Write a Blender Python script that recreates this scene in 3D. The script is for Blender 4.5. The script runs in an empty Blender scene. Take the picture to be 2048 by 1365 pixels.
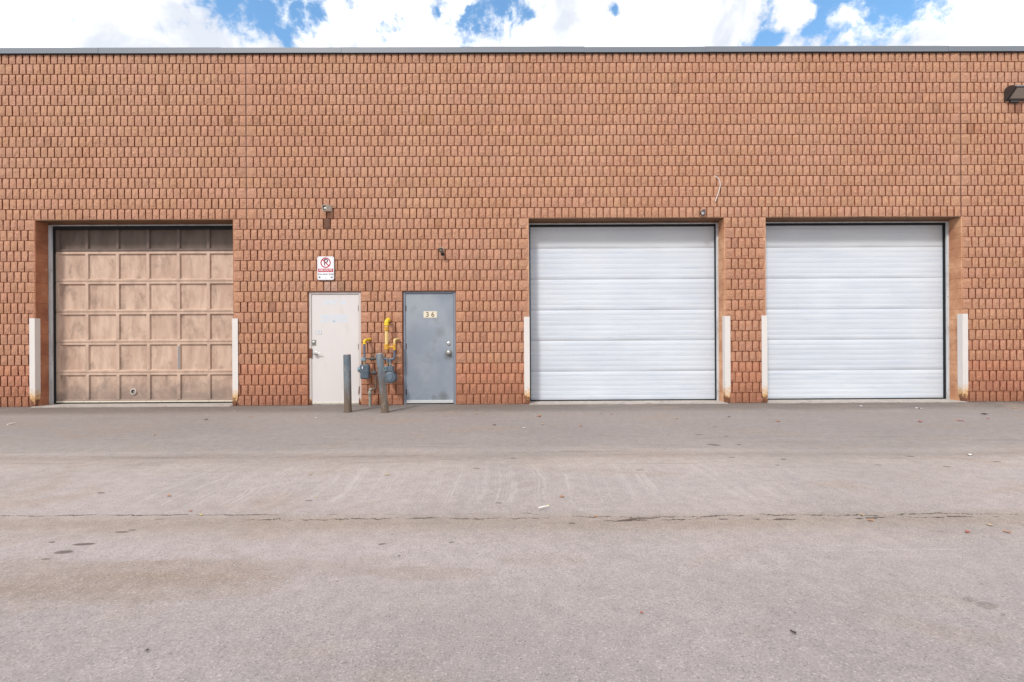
import bpy, bmesh, math, random
from mathutils import Vector, Matrix
random.seed(7)
R = math.radians
S = bpy.context.scene
COL = S.collection

# ------------------------------------------------------------------ camera
FPX, DIST, CAMZ, YAW, ROLL = 950.0, 9.18, 1.222, 0.0046, 0.0051
F = Vector((math.sin(YAW), math.cos(YAW), 0))
R0 = Vector((math.cos(YAW), -math.sin(YAW), 0)); UP = Vector((0, 0, 1))
RT = R0*math.cos(ROLL) - UP*math.sin(ROLL)
UU = UP*math.cos(ROLL) + R0*math.sin(ROLL)
CP = Vector((0, -DIST, CAMZ))
cd = bpy.data.cameras.new('camera'); cam = bpy.data.objects.new('camera', cd); COL.objects.link(cam)
cam.matrix_world = Matrix(((RT.x, UU.x, -F.x, CP.x), (RT.y, UU.y, -F.y, CP.y), (RT.z, UU.z, -F.z, CP.z), (0, 0, 0, 1)))
cd.sensor_width = 36; cd.lens = FPX/2048*36; cd.clip_start = .05; cd.clip_end = 1000
S.camera = cam

# ------------------------------------------------------------------ world, sun, exposure
SUN_FROM = Vector((-0.37, -0.64, 0.74)).normalized()      # direction towards the sun
sun_el = math.asin(SUN_FROM.z); sun_az = math.atan2(SUN_FROM.x, SUN_FROM.y)
sl = bpy.data.lights.new('sun', 'SUN'); so = bpy.data.objects.new('sun', sl); COL.objects.link(so)
sl.energy = 2.1; sl.angle = R(8); sl.color = (1, .955, .90)
so.rotation_euler = (-SUN_FROM).to_track_quat('-Z', 'Y').to_euler()
S.view_settings.view_transform = 'Standard'; S.view_settings.look = 'None'
S.view_settings.exposure = 0.50; S.view_settings.gamma = 1; S.view_settings.use_curve_mapping = False

def ray(px, py):
    return F + RT*((px-1024)/FPX) - UU*((py-682.5)/FPX)
def at(px, py, Y=0.0):                                    # point of the plane y = Y
    d = ray(px, py); return CP + d*((Y-CP.y)/d.y)
def ground_at(px, py, Z=0.0):
    d = ray(px, py); return CP + d*((Z-CP.z)/d.z)

# ------------------------------------------------------------------ node helpers
class NT:
    def __init__(s, tree):
        s.t = tree; s.n = tree.nodes; s.l = tree.links
    def new(s, kind, **kw):
        n = s.n.new(kind)
        for k, v in kw.items(): setattr(n, k, v)
        return n
    def put(s, sock, v):
        if hasattr(v, 'is_output') or isinstance(v, bpy.types.NodeSocket): s.l.new(v, sock)
        elif v is not None:
            if isinstance(v, (tuple, list)) and sock.type == 'RGBA' and len(v) == 3: v = (*v, 1)
            sock.default_value = v
    def math(s, op, a, b=None, c=None, clamp=False):
        n = s.new('ShaderNodeMath', operation=op); n.use_clamp = clamp
        for i, v in enumerate((a, b, c)):
            if v is not None: s.put(n.inputs[i], v)
        return n.outputs[0]
    def vmath(s, op, a, b=None):
        n = s.new('ShaderNodeVectorMath', operation=op)
        s.put(n.inputs[0], a)
        if b is not None: s.put(n.inputs[1], b)
        return n.outputs[1] if op in ('DISTANCE', 'LENGTH', 'DOT_PRODUCT') else n.outputs[0]
    def mix(s, f, a, b, mode='MIX'):
        n = s.new('ShaderNodeMix', data_type='RGBA', blend_type=mode)
        s.put(n.inputs[0], f); s.put(n.inputs[6], a); s.put(n.inputs[7], b)
        return n.outputs[2]
    def noise(s, vec, scale, detail=3, rough=.55, dist=0.0, sx=(1, 1, 1), off=(0, 0, 0), dims='3D'):
        m = s.new('ShaderNodeMapping'); s.put(m.inputs[0], vec)
        m.inputs['Scale'].default_value = sx; m.inputs['Location'].default_value = off
        n = s.new('ShaderNodeTexNoise'); s.put(n.inputs['Vector'], m.outputs[0])
        n.inputs['Scale'].default_value = scale; n.inputs['Detail'].default_value = detail
        n.inputs['Roughness'].default_value = rough; n.inputs['Distortion'].default_value = dist
        return n.outputs[0]
    def voro(s, vec, scale, sx=(1, 1, 1), out='Distance', feature='F1'):
        m = s.new('ShaderNodeMapping'); s.put(m.inputs[0], vec); m.inputs['Scale'].default_value = sx
        n = s.new('ShaderNodeTexVoronoi', feature=feature); s.put(n.inputs['Vector'], m.outputs[0])
        n.inputs['Scale'].default_value = scale
        return n.outputs[out]
    def step(s, v, lo, hi, a=0.0, b=1.0):
        n = s.new('ShaderNodeMapRange', interpolation_type='SMOOTHSTEP')
        s.put(n.inputs[0], v); n.inputs[1].default_value = lo; n.inputs[2].default_value = hi
        n.inputs[3].default_value = a; n.inputs[4].default_value = b
        return n.outputs[0]
    def ramp(s, v, stops):
        n = s.new('ShaderNodeValToRGB'); s.put(n.inputs[0], v)
        e = n.color_ramp.elements
        while len(e) > 1: e.remove(e[0])
        e[0].position = stops[0][0]; e[0].color = (*stops[0][1], 1)
        for p, c in stops[1:]:
            x = e.new(p); x.color = (*c, 1)
        return n.outputs[0]

def new_mat(name):
    m = bpy.data.materials.new(name); m.use_nodes = True
    t = NT(m.node_tree); b = t.n['Principled BSDF']
    return m, t, b
def coords(t, kind='Object'):
    return t.new('ShaderNodeTexCoord').outputs[kind]
def bump(t, b, h, strength=.5, dist=.01):
    n = t.new('ShaderNodeBump'); n.inputs['Strength'].default_value = strength; n.inputs['Distance'].default_value = dist
    t.put(n.inputs['Height'], h); t.l.new(n.outputs[0], b.inputs['Normal'])

def world_pos(t): return t.new('ShaderNodeNewGeometry').outputs['Position']

def simple(name, col, rough=.6, metal=0.0, var=.12, scale=8, bmp=0.0, bscale=80, rust=0.0, dirt=None, dirt_amt=.4, sx=(1, 1, 1)):
    m, t, b = new_mat(name); P = world_pos(t)
    n = t.noise(P, scale, 5, .6, sx=sx)
    c = t.mix(n, tuple(x*(1-var) for x in col), tuple(min(1, x*(1+var)) for x in col))
    if dirt:
        c = t.mix(t.math('MULTIPLY', t.step(t.noise(P, scale*.6, 6, .65, 1.0, sx=sx, off=(3, 1, 7)), .45, .72), dirt_amt), c, dirt)
    if rust:
        f = t.step(t.noise(P, 22, 6, .7, .5, off=(1, 9, 2)), 1-rust-.07, 1-rust)
        c = t.mix(f, c, (.17, .065, .028))
    t.put(b.inputs['Base Color'], c)
    b.inputs['Roughness'].default_value = rough; b.inputs['Metallic'].default_value = metal
    if bmp: bump(t, b, t.noise(P, bscale, 4, .6), bmp, .004)
    return m

# ------------------------------------------------------------------ world nodes
w = bpy.data.worlds.new('World'); S.world = w; w.use_nodes = True
t = NT(w.node_tree); bg = t.n['Background']
sky = t.new('ShaderNodeTexSky', sky_type='NISHITA'); sky.sun_disc = False
sky.sun_elevation = sun_el; sky.sun_rotation = sun_az; sky.air_density = 1.0; sky.dust_density = .3; sky.ozone_density = 2.0
D = coords(t, 'Generated')
D = t.vmath('NORMALIZE', D)
wob = t.noise(D, 9, 7, .62, .3)
fine = t.noise(D, 26, 7, .65, .2, off=(4, 2, 9))
big = t.noise(D, 2.1, 3, .5, off=(7.3, 1.2, 4.4))
wc = t.new('ShaderNodeTexNoise'); t.put(wc.inputs['Vector'], D); wc.inputs['Scale'].default_value = 7; wc.inputs['Detail'].default_value = 6; wc.inputs['Roughness'].default_value = .6
DW = t.vmath('ADD', D, t.vmath('MULTIPLY', t.vmath('SUBTRACT', wc.outputs['Color'], (.5, .5, .5)), (.16, .16, .16)))
gap = None
def skydir(px, py): return ray(px, py).normalized()
for (px, py, r, a) in ((478, 30, .060, 1), (545, 52, .052, 1), (610, 22, .045, .95), (440, 60, .03, .7), (500, 84, .035, .8), (590, 84, .034, .9), (100, 55, .018, .62), (142, 86, .018, .45),
                       (770, 76, .034, .85), (745, 40, .025, .5), (870, 8, .03, .8), (930, 48, .035, .85), (985, 22, .045, 1), (1024, 8, .04, .9), (650, 70, .022, .8), (700, 20, .03, .6), (625, 84, .02, .7), (1010, 45, .03, .8), (1860, 2, .03, .8), (1680, 62, .02, .7),
                       (1217, 0, .014, .8), (1545, 74, .045, 1), (1605, 82, .05, .85), (1648, 36, .055, 1.1), (1700, 8, .07, 1.1), (1770, 0, .05, 1), (1760, 45, .03, .6),
                       (1510, 10, .02, .7), (1590, 30, .022, .7), (1825, 10, .022, .7), (1620, 62, .04, .9)):
    c = skydir(px, py)
    v = t.math('MULTIPLY', t.step(t.vmath('DISTANCE', DW, tuple(c)), r*1.8, r*.1), a)
    gap = v if gap is None else t.math('MAXIMUM', gap, v)
wisp = None
for (px, py, r, a) in ((522, 66, .034, .7), (548, 56, .02, .6), (622, 66, .028, .6), (655, 40, .03, .6), (700, 55, .04, .5), (1600, 46, .020, .6), (1570, 30, .028, .7), (1720, 42, .03, .6), (912, 20, .018, .6)):
    v = t.math('MULTIPLY', t.step(t.vmath('DISTANCE', DW, tuple(skydir(px, py))), r*1.6, 0), a)
    wisp = v if wisp is None else t.math('MAXIMUM', wisp, v)
gap = t.math('SUBTRACT', gap, wisp)
g = t.math('ADD', gap, t.math('MULTIPLY', t.math('SUBTRACT', wob, .5), 1.7))
g = t.math('ADD', g, t.math('MULTIPLY', t.math('SUBTRACT', fine, .5), 1.2))
far = t.step(big, .60, .72)                                # openings elsewhere in the cloud cover
g = t.math('ADD', g, t.math('MULTIPLY', far, .5))
g = t.math('ADD', g, t.math('MULTIPLY', t.math('SUBTRACT', t.noise(D, 17, 6, .7, .6, off=(1, 6, 3)), .5), 1.3))
blue = t.step(g, .34, .92)
cl = t.noise(D, 6, 6, .55, .5, off=(2, 8, 1))
cloud = t.mix(t.step(cl, .36, .54), (5.3, 5.6, 6.2), (8.4, 8.45, 8.6))
skyc = t.mix(1.0, sky.outputs[0], (1.35, 1.72, 1.75), 'MULTIPLY')
col = t.mix(blue, cloud, skyc)
t.l.new(col, bg.inputs['Color']); bg.inputs['Strength'].default_value = .11

# ------------------------------------------------------------------ mesh helpers
class MB:
    def __init__(s): s.bm = bmesh.new()
    def box(s, x0, x1, y0, y1, z0, z1, bev=0.0, mat=0, rot=None, piv=None):
        before = set(s.bm.faces)
        r = bmesh.ops.create_cube(s.bm, size=1)
        vs = r['verts']
        for v in vs:
            v.co = Vector(((x0+x1)/2+v.co.x*(x1-x0), (y0+y1)/2+v.co.y*(y1-y0), (z0+z1)/2+v.co.z*(z1-z0)))
        fs = set(f for v in vs for f in v.link_faces)
        if bev:
            es = list(set(e for v in vs for e in v.link_edges))
            rr = bmesh.ops.bevel(s.bm, geom=es, offset=bev, segments=1, affect='EDGES', profile=.5)
            fs = set(s.bm.faces)-before
            vs = list(set(v for f in fs for v in f.verts))
        for f in fs:
            if f.is_valid: f.material_index = mat
        if rot:
            p = piv or Vector(((x0+x1)/2, (y0+y1)/2, (z0+z1)/2))
            for v in vs: v.co = p + rot @ (v.co-p)
        return vs
    def ring(s, c, ax, r, n, u=None):
        ax = ax.normalized()
        u = u or (ax.cross(Vector((0, 0, 1))) if abs(ax.z) < .9 else ax.cross(Vector((0, 1, 0))))
        u = (u - ax*u.dot(ax)).normalized(); v = ax.cross(u)
        return [s.bm.verts.new(c+u*(r*math.cos(2*math.pi*i/n))+v*(r*math.sin(2*math.pi*i/n))) for i in range(n)], u
    def tube(s, pts, r, n=14, mat=0, caps=True, round_=0.0):
        pts = [Vector(p) for p in pts]
        if round_:
            q = [pts[0]]
            for i in range(1, len(pts)-1):
                a, b, c = pts[i-1], pts[i], pts[i+1]
                d1 = (a-b); d2 = (c-b); k = min(round_, d1.length*.49, d2.length*.49)
                p1 = b+d1.normalized()*k; p2 = b+d2.normalized()*k
                for j in range(6):
                    tt = j/5; q.append(p1*(1-tt)**2+b*2*tt*(1-tt)+p2*tt**2)
            q.append(pts[-1]); pts = q
        rs = r if isinstance(r, (list, tuple)) else [r]*len(pts)
        prev = None; u = None; first = None
        for i, p in enumerate(pts):
            a = (pts[min(i+1, len(pts)-1)]-pts[max(i-1, 0)])
            rg, u = s.ring(p, a, rs[i], n, u)
            if prev:
                for j in range(n):
                    f = s.bm.faces.new((prev[j], prev[(j+1) % n], rg[(j+1) % n], rg[j])); f.material_index = mat
            else: first = rg
            prev = rg
        if caps:
            f = s.bm.faces.new(list(reversed(first))); f.material_index = mat
            f = s.bm.faces.new(prev); f.material_index = mat
    def lathe(s, c, ax, prof, n=20, mat=0, caps=True):     # prof: (distance along axis, radius)
        c = Vector(c); ax = Vector(ax).normalized(); prev = None; u = None; first = None
        for (d, r) in prof:
            rg, u = s.ring(c+ax*d, ax, max(r, .0004), n, u)
            if prev:
                for j in range(n):
                    f = s.bm.faces.new((prev[j], prev[(j+1) % n], rg[(j+1) % n], rg[j])); f.material_index = mat
            else: first = rg
            prev = rg
        if caps:
            f = s.bm.faces.new(list(reversed(first))); f.material_index = mat
            f = s.bm.faces.new(prev); f.material_index = mat
    def poly(s, pts, mat=0):
        f = s.bm.faces.new([s.bm.verts.new(Vector(p)) for p in pts]); f.material_index = mat; return f
    def prism(s, pts, dvec, mat=0):
        d = Vector(dvec); a = [s.bm.verts.new(Vector(p)) for p in pts]; b = [s.bm.verts.new(Vector(p)+d) for p in pts]
        fs = [s.bm.faces.new(a), s.bm.faces.new(list(reversed(b)))]
        n = len(a)
        for i in range(n): fs.append(s.bm.faces.new((a[i], b[i], b[(i+1) % n], a[(i+1) % n])))
        for f in fs: f.material_index = mat
    def mesh(s, name, mats, smooth=True, angle=32):
        bmesh.ops.recalc_face_normals(s.bm, faces=s.bm.faces)
        me = bpy.data.meshes.new(name); s.bm.to_mesh(me); s.bm.free()
        for m in (mats if isinstance(mats, (list, tuple)) else [mats]): me.materials.append(m)
        if smooth:
            me.shade_smooth(); me.set_sharp_from_angle(angle=R(angle))
        return me
    def build(s, name, mats, parent=None, **kw):
        return obj(name, s.mesh(name, mats, **kw), parent)
def obj(name, me, parent=None):
    o = bpy.data.objects.new(name, me); COL.objects.link(o)
    if parent:
        o.parent = parent
        # meshes are built in world coordinates: cancel the offset of the parent's base
        if me is not None: o.matrix_parent_inverse = parent_world(parent).inverted()
    return o
def parent_world(p):
    M = Matrix.Identity(4); q = p
    chain = []
    while q: chain.append(q); q = q.parent
    for c in reversed(chain):
        M = M @ (c.matrix_parent_inverse if c.parent else Matrix.Identity(4)) @ Matrix.LocRotScale(c.location, c.rotation_euler, c.scale)
    return M
def tag(o, label=None, cat=None, group=None, kind=None):
    if label: o['label'] = label
    if cat: o['category'] = cat
    if group: o['group'] = group
    if kind: o['kind'] = kind
    return o
def empty(name, loc, label=None, cat=None, group=None):
    o = bpy.data.objects.new(name, None); COL.objects.link(o); o.location = loc; o.empty_display_size = .2
    return tag(o, label, cat, group)
def text_mesh(txt, size, loc, rot, ext=.0006, sx=1.0, bold=0.0, align='CENTER'):
    c = bpy.data.curves.new('lettering', 'FONT'); c.body = txt; c.size = size; c.extrude = ext; c.offset = bold
    c.align_x = align; c.align_y = 'CENTER'; c.resolution_u = 3
    o = bpy.data.objects.new('lettering', c); COL.objects.link(o)
    dg = bpy.context.evaluated_depsgraph_get(); dg.update()
    me = bpy.data.meshes.new_from_object(o.evaluated_get(dg))
    bpy.data.objects.remove(o); bpy.data.curves.remove(c)
    me.transform(Matrix.Translation(Vector(loc)) @ rot @ Matrix.Diagonal((sx, 1, 1, 1)))
    return me
FACE = Matrix.Rotation(R(90), 4, 'X')                     # text in the wall plane, read from the front
def join_mesh(mb, me, mat=0):
    n = len(mb.bm.faces); mb.bm.from_mesh(me)
    mb.bm.faces.ensure_lookup_table()
    for f in mb.bm.faces[n:]: f.material_index = mat
    bpy.data.meshes.remove(me)

# ------------------------------------------------------------------ materials
def split_face():
    m, t, b = new_mat('split_face_concrete'); P = world_pos(t)
    att = t.new('ShaderNodeAttribute', attribute_name='tint').outputs['Color']
    oi = t.new('ShaderNodeObjectInfo').outputs['Color']
    tint = t.mix(1.0, att, oi, 'MULTIPLY')
    n1 = t.noise(P, 38, 5, .7, .4); n2 = t.noise(P, 150, 3, .6); n3 = t.noise(P, .9, 4, .55, off=(5, 5, 5))
    c = t.mix(t.step(n1, .3, .7), (.375, .190, .118), (.575, .318, .210))
    c = t.mix(t.math('MULTIPLY', t.step(n2, .52, .75), .40), c, (.66, .41, .28))
    c = t.mix(t.math('MULTIPLY', t.step(t.noise(P, 26, 5, .75, .8, off=(3, 6, 1)), .60, .72), .55), c, (.27, .135, .085))
    c = t.mix(t.math('MULTIPLY', t.step(n3, .35, .7), .30), c, (.55, .34, .235))
    # faint grey run-off streaks down the wall
    st = t.noise(P, 2.6, 4, .6, sx=(1.6, 1, .22), off=(2, 0, 3))
    c = t.mix(t.math('MULTIPLY', t.step(st, .56, .76), .22), c, (.30, .19, .14))
    c = t.mix(1.0, c, tint, 'MULTIPLY')
    t.put(b.inputs['Base Color'], c); b.inputs['Roughness'].default_value = .93
    b.inputs['Specular IOR Level'].default_value = .2
    bump(t, b, t.math('ADD', t.math('MULTIPLY', n1, 1.0), t.math('MULTIPLY', n2, .35)), 1.0, .018)
    return m
M_brick = split_face()
M_groove = simple('groove_concrete', (.30, .100, .045), .95, var=.25, scale=14, bmp=.3)
M_mortar = simple('mortar', (.33, .125, .066), .95, var=.2, scale=20, bmp=.3)
def reveal_mat(name, lo, hi):
    m, t, b = new_mat(name); P = world_pos(t)
    c = t.mix(t.step(t.noise(P, 3.2, 4, .6, off=(1, 4, 2)), .3, .7), lo, hi)
    c = t.mix(t.math('MULTIPLY', t.step(t.noise(P, 7, 5, .7, 1.2, off=(8, 1, 3)), .58, .75), .5), c, (.66, .50, .40))
    c = t.mix(t.math('MULTIPLY', t.step(t.noise(P, 2.2, 5, .6, .6, off=(0, 7, 3)), .56, .74), .5), c, (.19, .085, .045))
    t.put(b.inputs['Base Color'], c); b.inputs['Roughness'].default_value = .75
    bump(t, b, t.noise(P, 60, 4, .6), .35, .004); return m
M_reveal = reveal_mat('smooth_block_orange', (.44, .20, .105), (.64, .36, .205))
M_reveal_shaded = reveal_mat('smooth_block_shaded_red', (.28, .10, .050), (.42, .175, .088))  # left opening: redder paint, with the reveal's shade darkened into the colour
M_soffit = simple('lintel_stained', (.20, .105, .055), .8, var=.4, scale=3, sx=(1, 6, 1), dirt=(.05, .03, .02), dirt_amt=.7)
M_flash = simple('painted_steel_grey', (.165, .185, .215), .45, var=.06, scale=1.2)
M_flash_dark = simple('drip_edge_dark', (.035, .037, .04), .5, var=.05)
M_galv = simple('galvanised_steel', (.56, .59, .61), .42, .1, var=.15, scale=12, dirt=(.22, .19, .17), dirt_amt=.5, sx=(1, 1, .3))
M_black = simple('black_rubber', (.010, .011, .013), .9, var=.2)
M_conc = simple('concrete', (.40, .36, .33), .95, var=.22, scale=9, bmp=.6, bscale=70, dirt=(.20, .165, .14), dirt_amt=.7)

def brown_door(name, lo, hi, stain, amt):
    m, t, b = new_mat(name); P = world_pos(t)
    oi = t.new('ShaderNodeObjectInfo').outputs['Random']
    Q = t.vmath('ADD', P, t.vmath('MULTIPLY', t.new('ShaderNodeCombineXYZ').outputs[0], (1, 1, 1)))
    sh = t.new('ShaderNodeCombineXYZ'); t.put(sh.inputs[0], t.math('MULTIPLY', oi, 37)); t.put(sh.inputs[2], t.math('MULTIPLY', oi, 11))
    Q = t.vmath('ADD', P, sh.outputs[0])
    c = t.mix(t.step(t.noise(Q, 3.5, 5, .6, sx=(1.6, 1, .45)), .32, .68), lo, hi)
    c = t.mix(t.math('MULTIPLY', oi, .22), c, tuple(x*.78 for x in hi))
    s1 = t.step(t.noise(Q, 4.2, 8, .72, .3, sx=(1.2, 1, .6), off=(3, 0, 5)), .46, .74)
    c = t.mix(t.math('MULTIPLY', s1, amt), c, stain)
    s2 = t.step(t.noise(Q, 30, 5, .7, .3, sx=(1.3, 1, .4)), .63, .72)
    c = t.mix(t.math('MULTIPLY', s2, amt*.5), c, tuple(x*.7 for x in stain))
    # splashed dirt on the lowest half metre
    z = t.new('ShaderNodeSeparateXYZ'); t.put(z.inputs[0], P)
    low = t.math('ADD', z.outputs[2], t.math('MULTIPLY', t.math('SUBTRACT', t.noise(P, 5, 6, .7), .5), .9))
    c = t.mix(t.math('MULTIPLY', t.step(low, .62, .08), .70), c, (.17, .13, .112))
    t.put(b.inputs['Base Color'], c); b.inputs['Roughness'].default_value = .72
    bump(t, b, t.noise(Q, 30, 4, .6, sx=(2, 1, .3)), .25, .003)
    return m
M_brown = brown_door('weathered_brown_paint', (.43, .287, .215), (.575, .415, .318), (.18, .12, .09), .70)
M_brown_rail = brown_door('weathered_brown_rail', (.45, .31, .235), (.58, .42, .325), (.25, .165, .12), .45)
M_brown_dark = brown_door('dark_brown_top_row', (.105, .075, .058), (.145, .105, .082), (.06, .042, .036), .5)  # darker brown for the whole top row
M_brown_dark_rail = brown_door('dark_brown_top_rail', (.12, .085, .072), (.17, .12, .10), (.07, .05, .04), .4)

def white_door():
    m, t, b = new_mat('white_steel_paint'); P = world_pos(t)
    st = t.noise(P, 3.2, 4, .62, .2, sx=(.50, 1, 14), off=(4, 0, 1))
    big = t.noise(P, .8, 3, .5, sx=(1, 1, 1.6), off=(9, 2, 2))
    c = t.mix(t.step(big, .3, .7), (.535, .575, .635), (.585, .622, .668))
    c = t.mix(t.math('MULTIPLY', t.step(st, .53, .66), .62), c, (.46, .52, .615))  # bluish horizontal streaks: reflection mixed into the paint colour
    z = t.new('ShaderNodeSeparateXYZ'); t.put(z.inputs[0], P)
    top = t.math('ADD', z.outputs[2], t.math('MULTIPLY', t.noise(P, 3, 4, .6, sx=(.5, 1, 2)), .3))
    c = t.mix(t.math('MULTIPLY', t.step(top, 3.10, 3.3), .30), c, (.46, .44, .40))  # greyer top section: dirt plus the soffit's shadow put into the colour
    d = t.noise(P, 4, 7, .7, .8, sx=(1, 1, .5), off=(2, 6, 1))
    c = t.mix(t.math('MULTIPLY', t.step(d, .60, .78), .25), c, (.47, .45, .42))
    t.put(b.inputs['Base Color'], c); b.inputs['Roughness'].default_value = .38
    bump(t, b, t.noise(P, 3.5, 4, .6, sx=(.35, 1, 7)), .16, .010)
    return m
M_white_door = white_door()

def low_rust(name, base, hi=.22, rough=.5, var=.07, speck=.60, cream=None):
    """paint that has rusted away at the foot and along chips"""
    m, t, b = new_mat(name); P = world_pos(t)
    c = t.mix(t.noise(P, 5, 5, .6, sx=(1, 1, .4)), tuple(x*(1-var) for x in base), tuple(min(1, x*(1+var)) for x in base))
    c = t.mix(t.math('MULTIPLY', t.step(t.noise(P, 6, 6, .7, .5, sx=(1, 1, .35), off=(4, 4, 1)), .55, .75), .35), c, (.48, .42, .36))
    z = t.new('ShaderNodeSeparateXYZ'); t.put(z.inputs[0], P)
    nn = t.noise(P, 16, 6, .7, .6, off=(2, 3, 8))
    lo = t.math('SUBTRACT', z.outputs[2], t.math('MULTIPLY', t.math('SUBTRACT', nn, .5), hi*2.2))
    c = t.mix(t.math('MULTIPLY', t.step(lo, hi*1.5, hi*.6), .85), c, (.60, .32, .08))
    c = t.mix(t.step(lo, hi*.75, hi*.3), c, (.15, .055, .025))
    chip = t.step(t.noise(P, 34, 5, .7, .4, off=(7, 7, 7)), speck+.07, speck+.10)
    hgt = t.step(z.outputs[2], 1.5, .35)
    c = t.mix(t.math('MULTIPLY', chip, t.math('ADD', t.math('MULTIPLY', hgt, .8), .15)), c, (.13, .07, .045))
    t.put(b.inputs['Base Color'], c); b.inputs['Roughness'].default_value = rough
    bump(t, b, nn, .25, .004)
    return m
M_guard = low_rust('chipped_white_paint', (.64, .60, .575), .25)
M_offwhite = low_rust('off_white_door_paint', (.60, .565, .555), .012, .5, .03, .70)
M_offwhite_frame = low_rust('off_white_frame_paint', (.53, .475, .45), .10, .55, .06, .62)
def grey_door():
    m, t, b = new_mat('blue_grey_door_paint'); P = world_pos(t)
    c = t.mix(t.step(t.noise(P, 1.6, 4, .5, off=(3, 1, 2)), .3, .7), (.205, .235, .285), (.275, .305, .345))
    d = t.noise(P, 3.2, 6, .65, .8, sx=(1, 1, .8), off=(1, 0, 6))
    c = t.mix(t.math('MULTIPLY', t.step(d, .52, .72), .55), c, (.17, .185, .185))
    for (px, py, r, a) in ((897, 712, .13, .8), (887, 795, .16, .9), (868, 795, .08, .6), (880, 665, .16, .5)):
        p = at(px, py, .07)
        dd = t.math('ADD', t.vmath('DISTANCE', P, tuple(p)), t.math('MULTIPLY', t.math('SUBTRACT', t.noise(P, 9, 5, .6), .5), .12))
        c = t.mix(t.math('MULTIPLY', t.step(dd, r, r*.2), a*.7), c, (.10, .11, .105))
    t.put(b.inputs['Base Color'], c); b.inputs['Roughness'].default_value = .42
    bump(t, b, t.noise(P, 2.4, 3, .5), .12, .01)
    return m
M_grey_door = grey_door()
M_grey_frame = simple('blue_grey_frame_paint', (.20, .225, .27), .5, var=.15, scale=6, rust=.30)
M_hinge = simple('dark_hinge', (.055, .035, .032), .6, var=.3, scale=40)
M_steel = simple('brushed_steel', (.50, .50, .48), .35, .8, var=.15, scale=40)
M_latch = simple('tarnished_steel_plate', (.27, .26, .22), .5, .5, var=.3, scale=50)
M_rust = simple('rusty_steel', (.16, .07, .045), .85, var=.4, scale=30, bmp=.4)
M_alu = simple('aluminium_strip', (.62, .63, .64), .35, .4, var=.1, scale=20)
M_cream = simple('cream_plate', (.66, .60, .47), .5, var=.05)
M_bronze_txt = simple('brown_numerals', (.10, .07, .03), .5, var=.1)
M_sticker = simple('sticker_white', (.70, .70, .72), .4, var=.03)
M_sticker_ink = simple('sticker_ink', (.25, .26, .32), .5, var=.05)
M_ghost = simple('faded_lettering', (.53, .61, .70), .5, var=.05, scale=60)
M_sign_white = simple('sign_white', (.76, .76, .80), .35, var=.03)
M_sign_red = simple('sign_red', (.42, .012, .03), .35, var=.05)
M_sign_ink = simple('sign_ink', (.035, .045, .06), .4, var=.1)
def bollard_mat(name='weathered_bollard_steel'):
    m, t, b = new_mat(name); P = world_pos(t)
    z = t.new('ShaderNodeSeparateXYZ'); t.put(z.inputs[0], P)
    n = t.noise(P, 8, 6, .7, .4, sx=(1.6, 1.6, .35))
    c = t.mix(t.step(n, .35, .7), (.065, .095, .130), (.19, .215, .225))
    lo = t.math('ADD', z.outputs[2], t.math('MULTIPLY', t.math('SUBTRACT', n, .5), 1.5))
    c = t.mix(t.math('MULTIPLY', t.step(lo, .75, .15), .9), c, (.14, .095, .062))
    c = t.mix(t.step(t.noise(P, 14, 6, .75, .5, sx=(1.5, 1.5, .4), off=(6, 1, 1)), .56, .64), c, (.15, .085, .05))
    c = t.mix(t.math('MULTIPLY', t.step(t.noise(P, 11, 6, .7, .6, sx=(1.5, 1.5, .3), off=(1, 8, 1)), .55, .68), .5), c, (.36, .35, .30))
    t.put(b.inputs['Base Color'], c); b.inputs['Roughness'].default_value = .6; bump(t, b, n, .3, .004)
    return m
M_bollard = bollard_mat()
M_yellow = simple('bright_yellow_pipe_paint', (.72, .50, .02), .45, var=.12, scale=12)
M_pale_yellow = simple('faded_yellow_pipe_paint', (.70, .50, .20), .55, var=.1, scale=14)
M_gold = simple('golden_yellow_fitting', (.62, .32, .03), .5, var=.2, scale=20, dirt=(.30, .14, .03), dirt_amt=.6)
M_copper = simple('oxidised_orange_cap', (.36, .17, .08), .7, var=.3, scale=25)
M_pipe_grey = simple('grey_blue_pipe_paint', (.105, .125, .165), .45, var=.15, scale=16)
M_pipe_dark = simple('dark_corroded_pipe', (.065, .055, .045), .65, var=.5, scale=25)
M_pipe_brown = simple('brown_corroded_pipe', (.13, .085, .06), .75, var=.4, scale=25)
M_meter = simple('meter_grey_blue', (.072, .10, .132), .42, var=.12, scale=14, dirt=(.19, .215, .225), dirt_amt=.4)
M_meter_light = simple('meter_cover_light_blue', (.19, .27, .33), .4, var=.12, scale=16)
M_teal = simple('meter_window_teal', (.05, .16, .18), .2, var=.2)
M_riser = simple('galvanised_riser', (.24, .25, .22), .6, .2, var=.3, scale=20, dirt=(.42, .33, .24), dirt_amt=.7)
M_lamp_dark = simple('dark_bronze_paint', (.045, .038, .038), .4, var=.15)
M_lamp_beige = simple('beige_plastic', (.40, .36, .28), .5, var=.1)
M_lamp_box = simple('weathered_beige_housing', (.48, .44, .38), .5, var=.1, scale=30)
M_bulb = simple('white_lens', (.75, .74, .72), .25, var=.03)
M_dark = simple('dark_cavity', (.02, .018, .016), .8, var=.1)
def glass_mat():
    m, t, b = new_mat('lamp_glass'); b.inputs['Base Color'].default_value = (.34, .29, .25, 1)
    b.inputs['Roughness'].default_value = .12; return m
M_glass = glass_mat()
M_cable = simple('white_cable', (.75, .72, .70), .5, var=.04)

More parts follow.
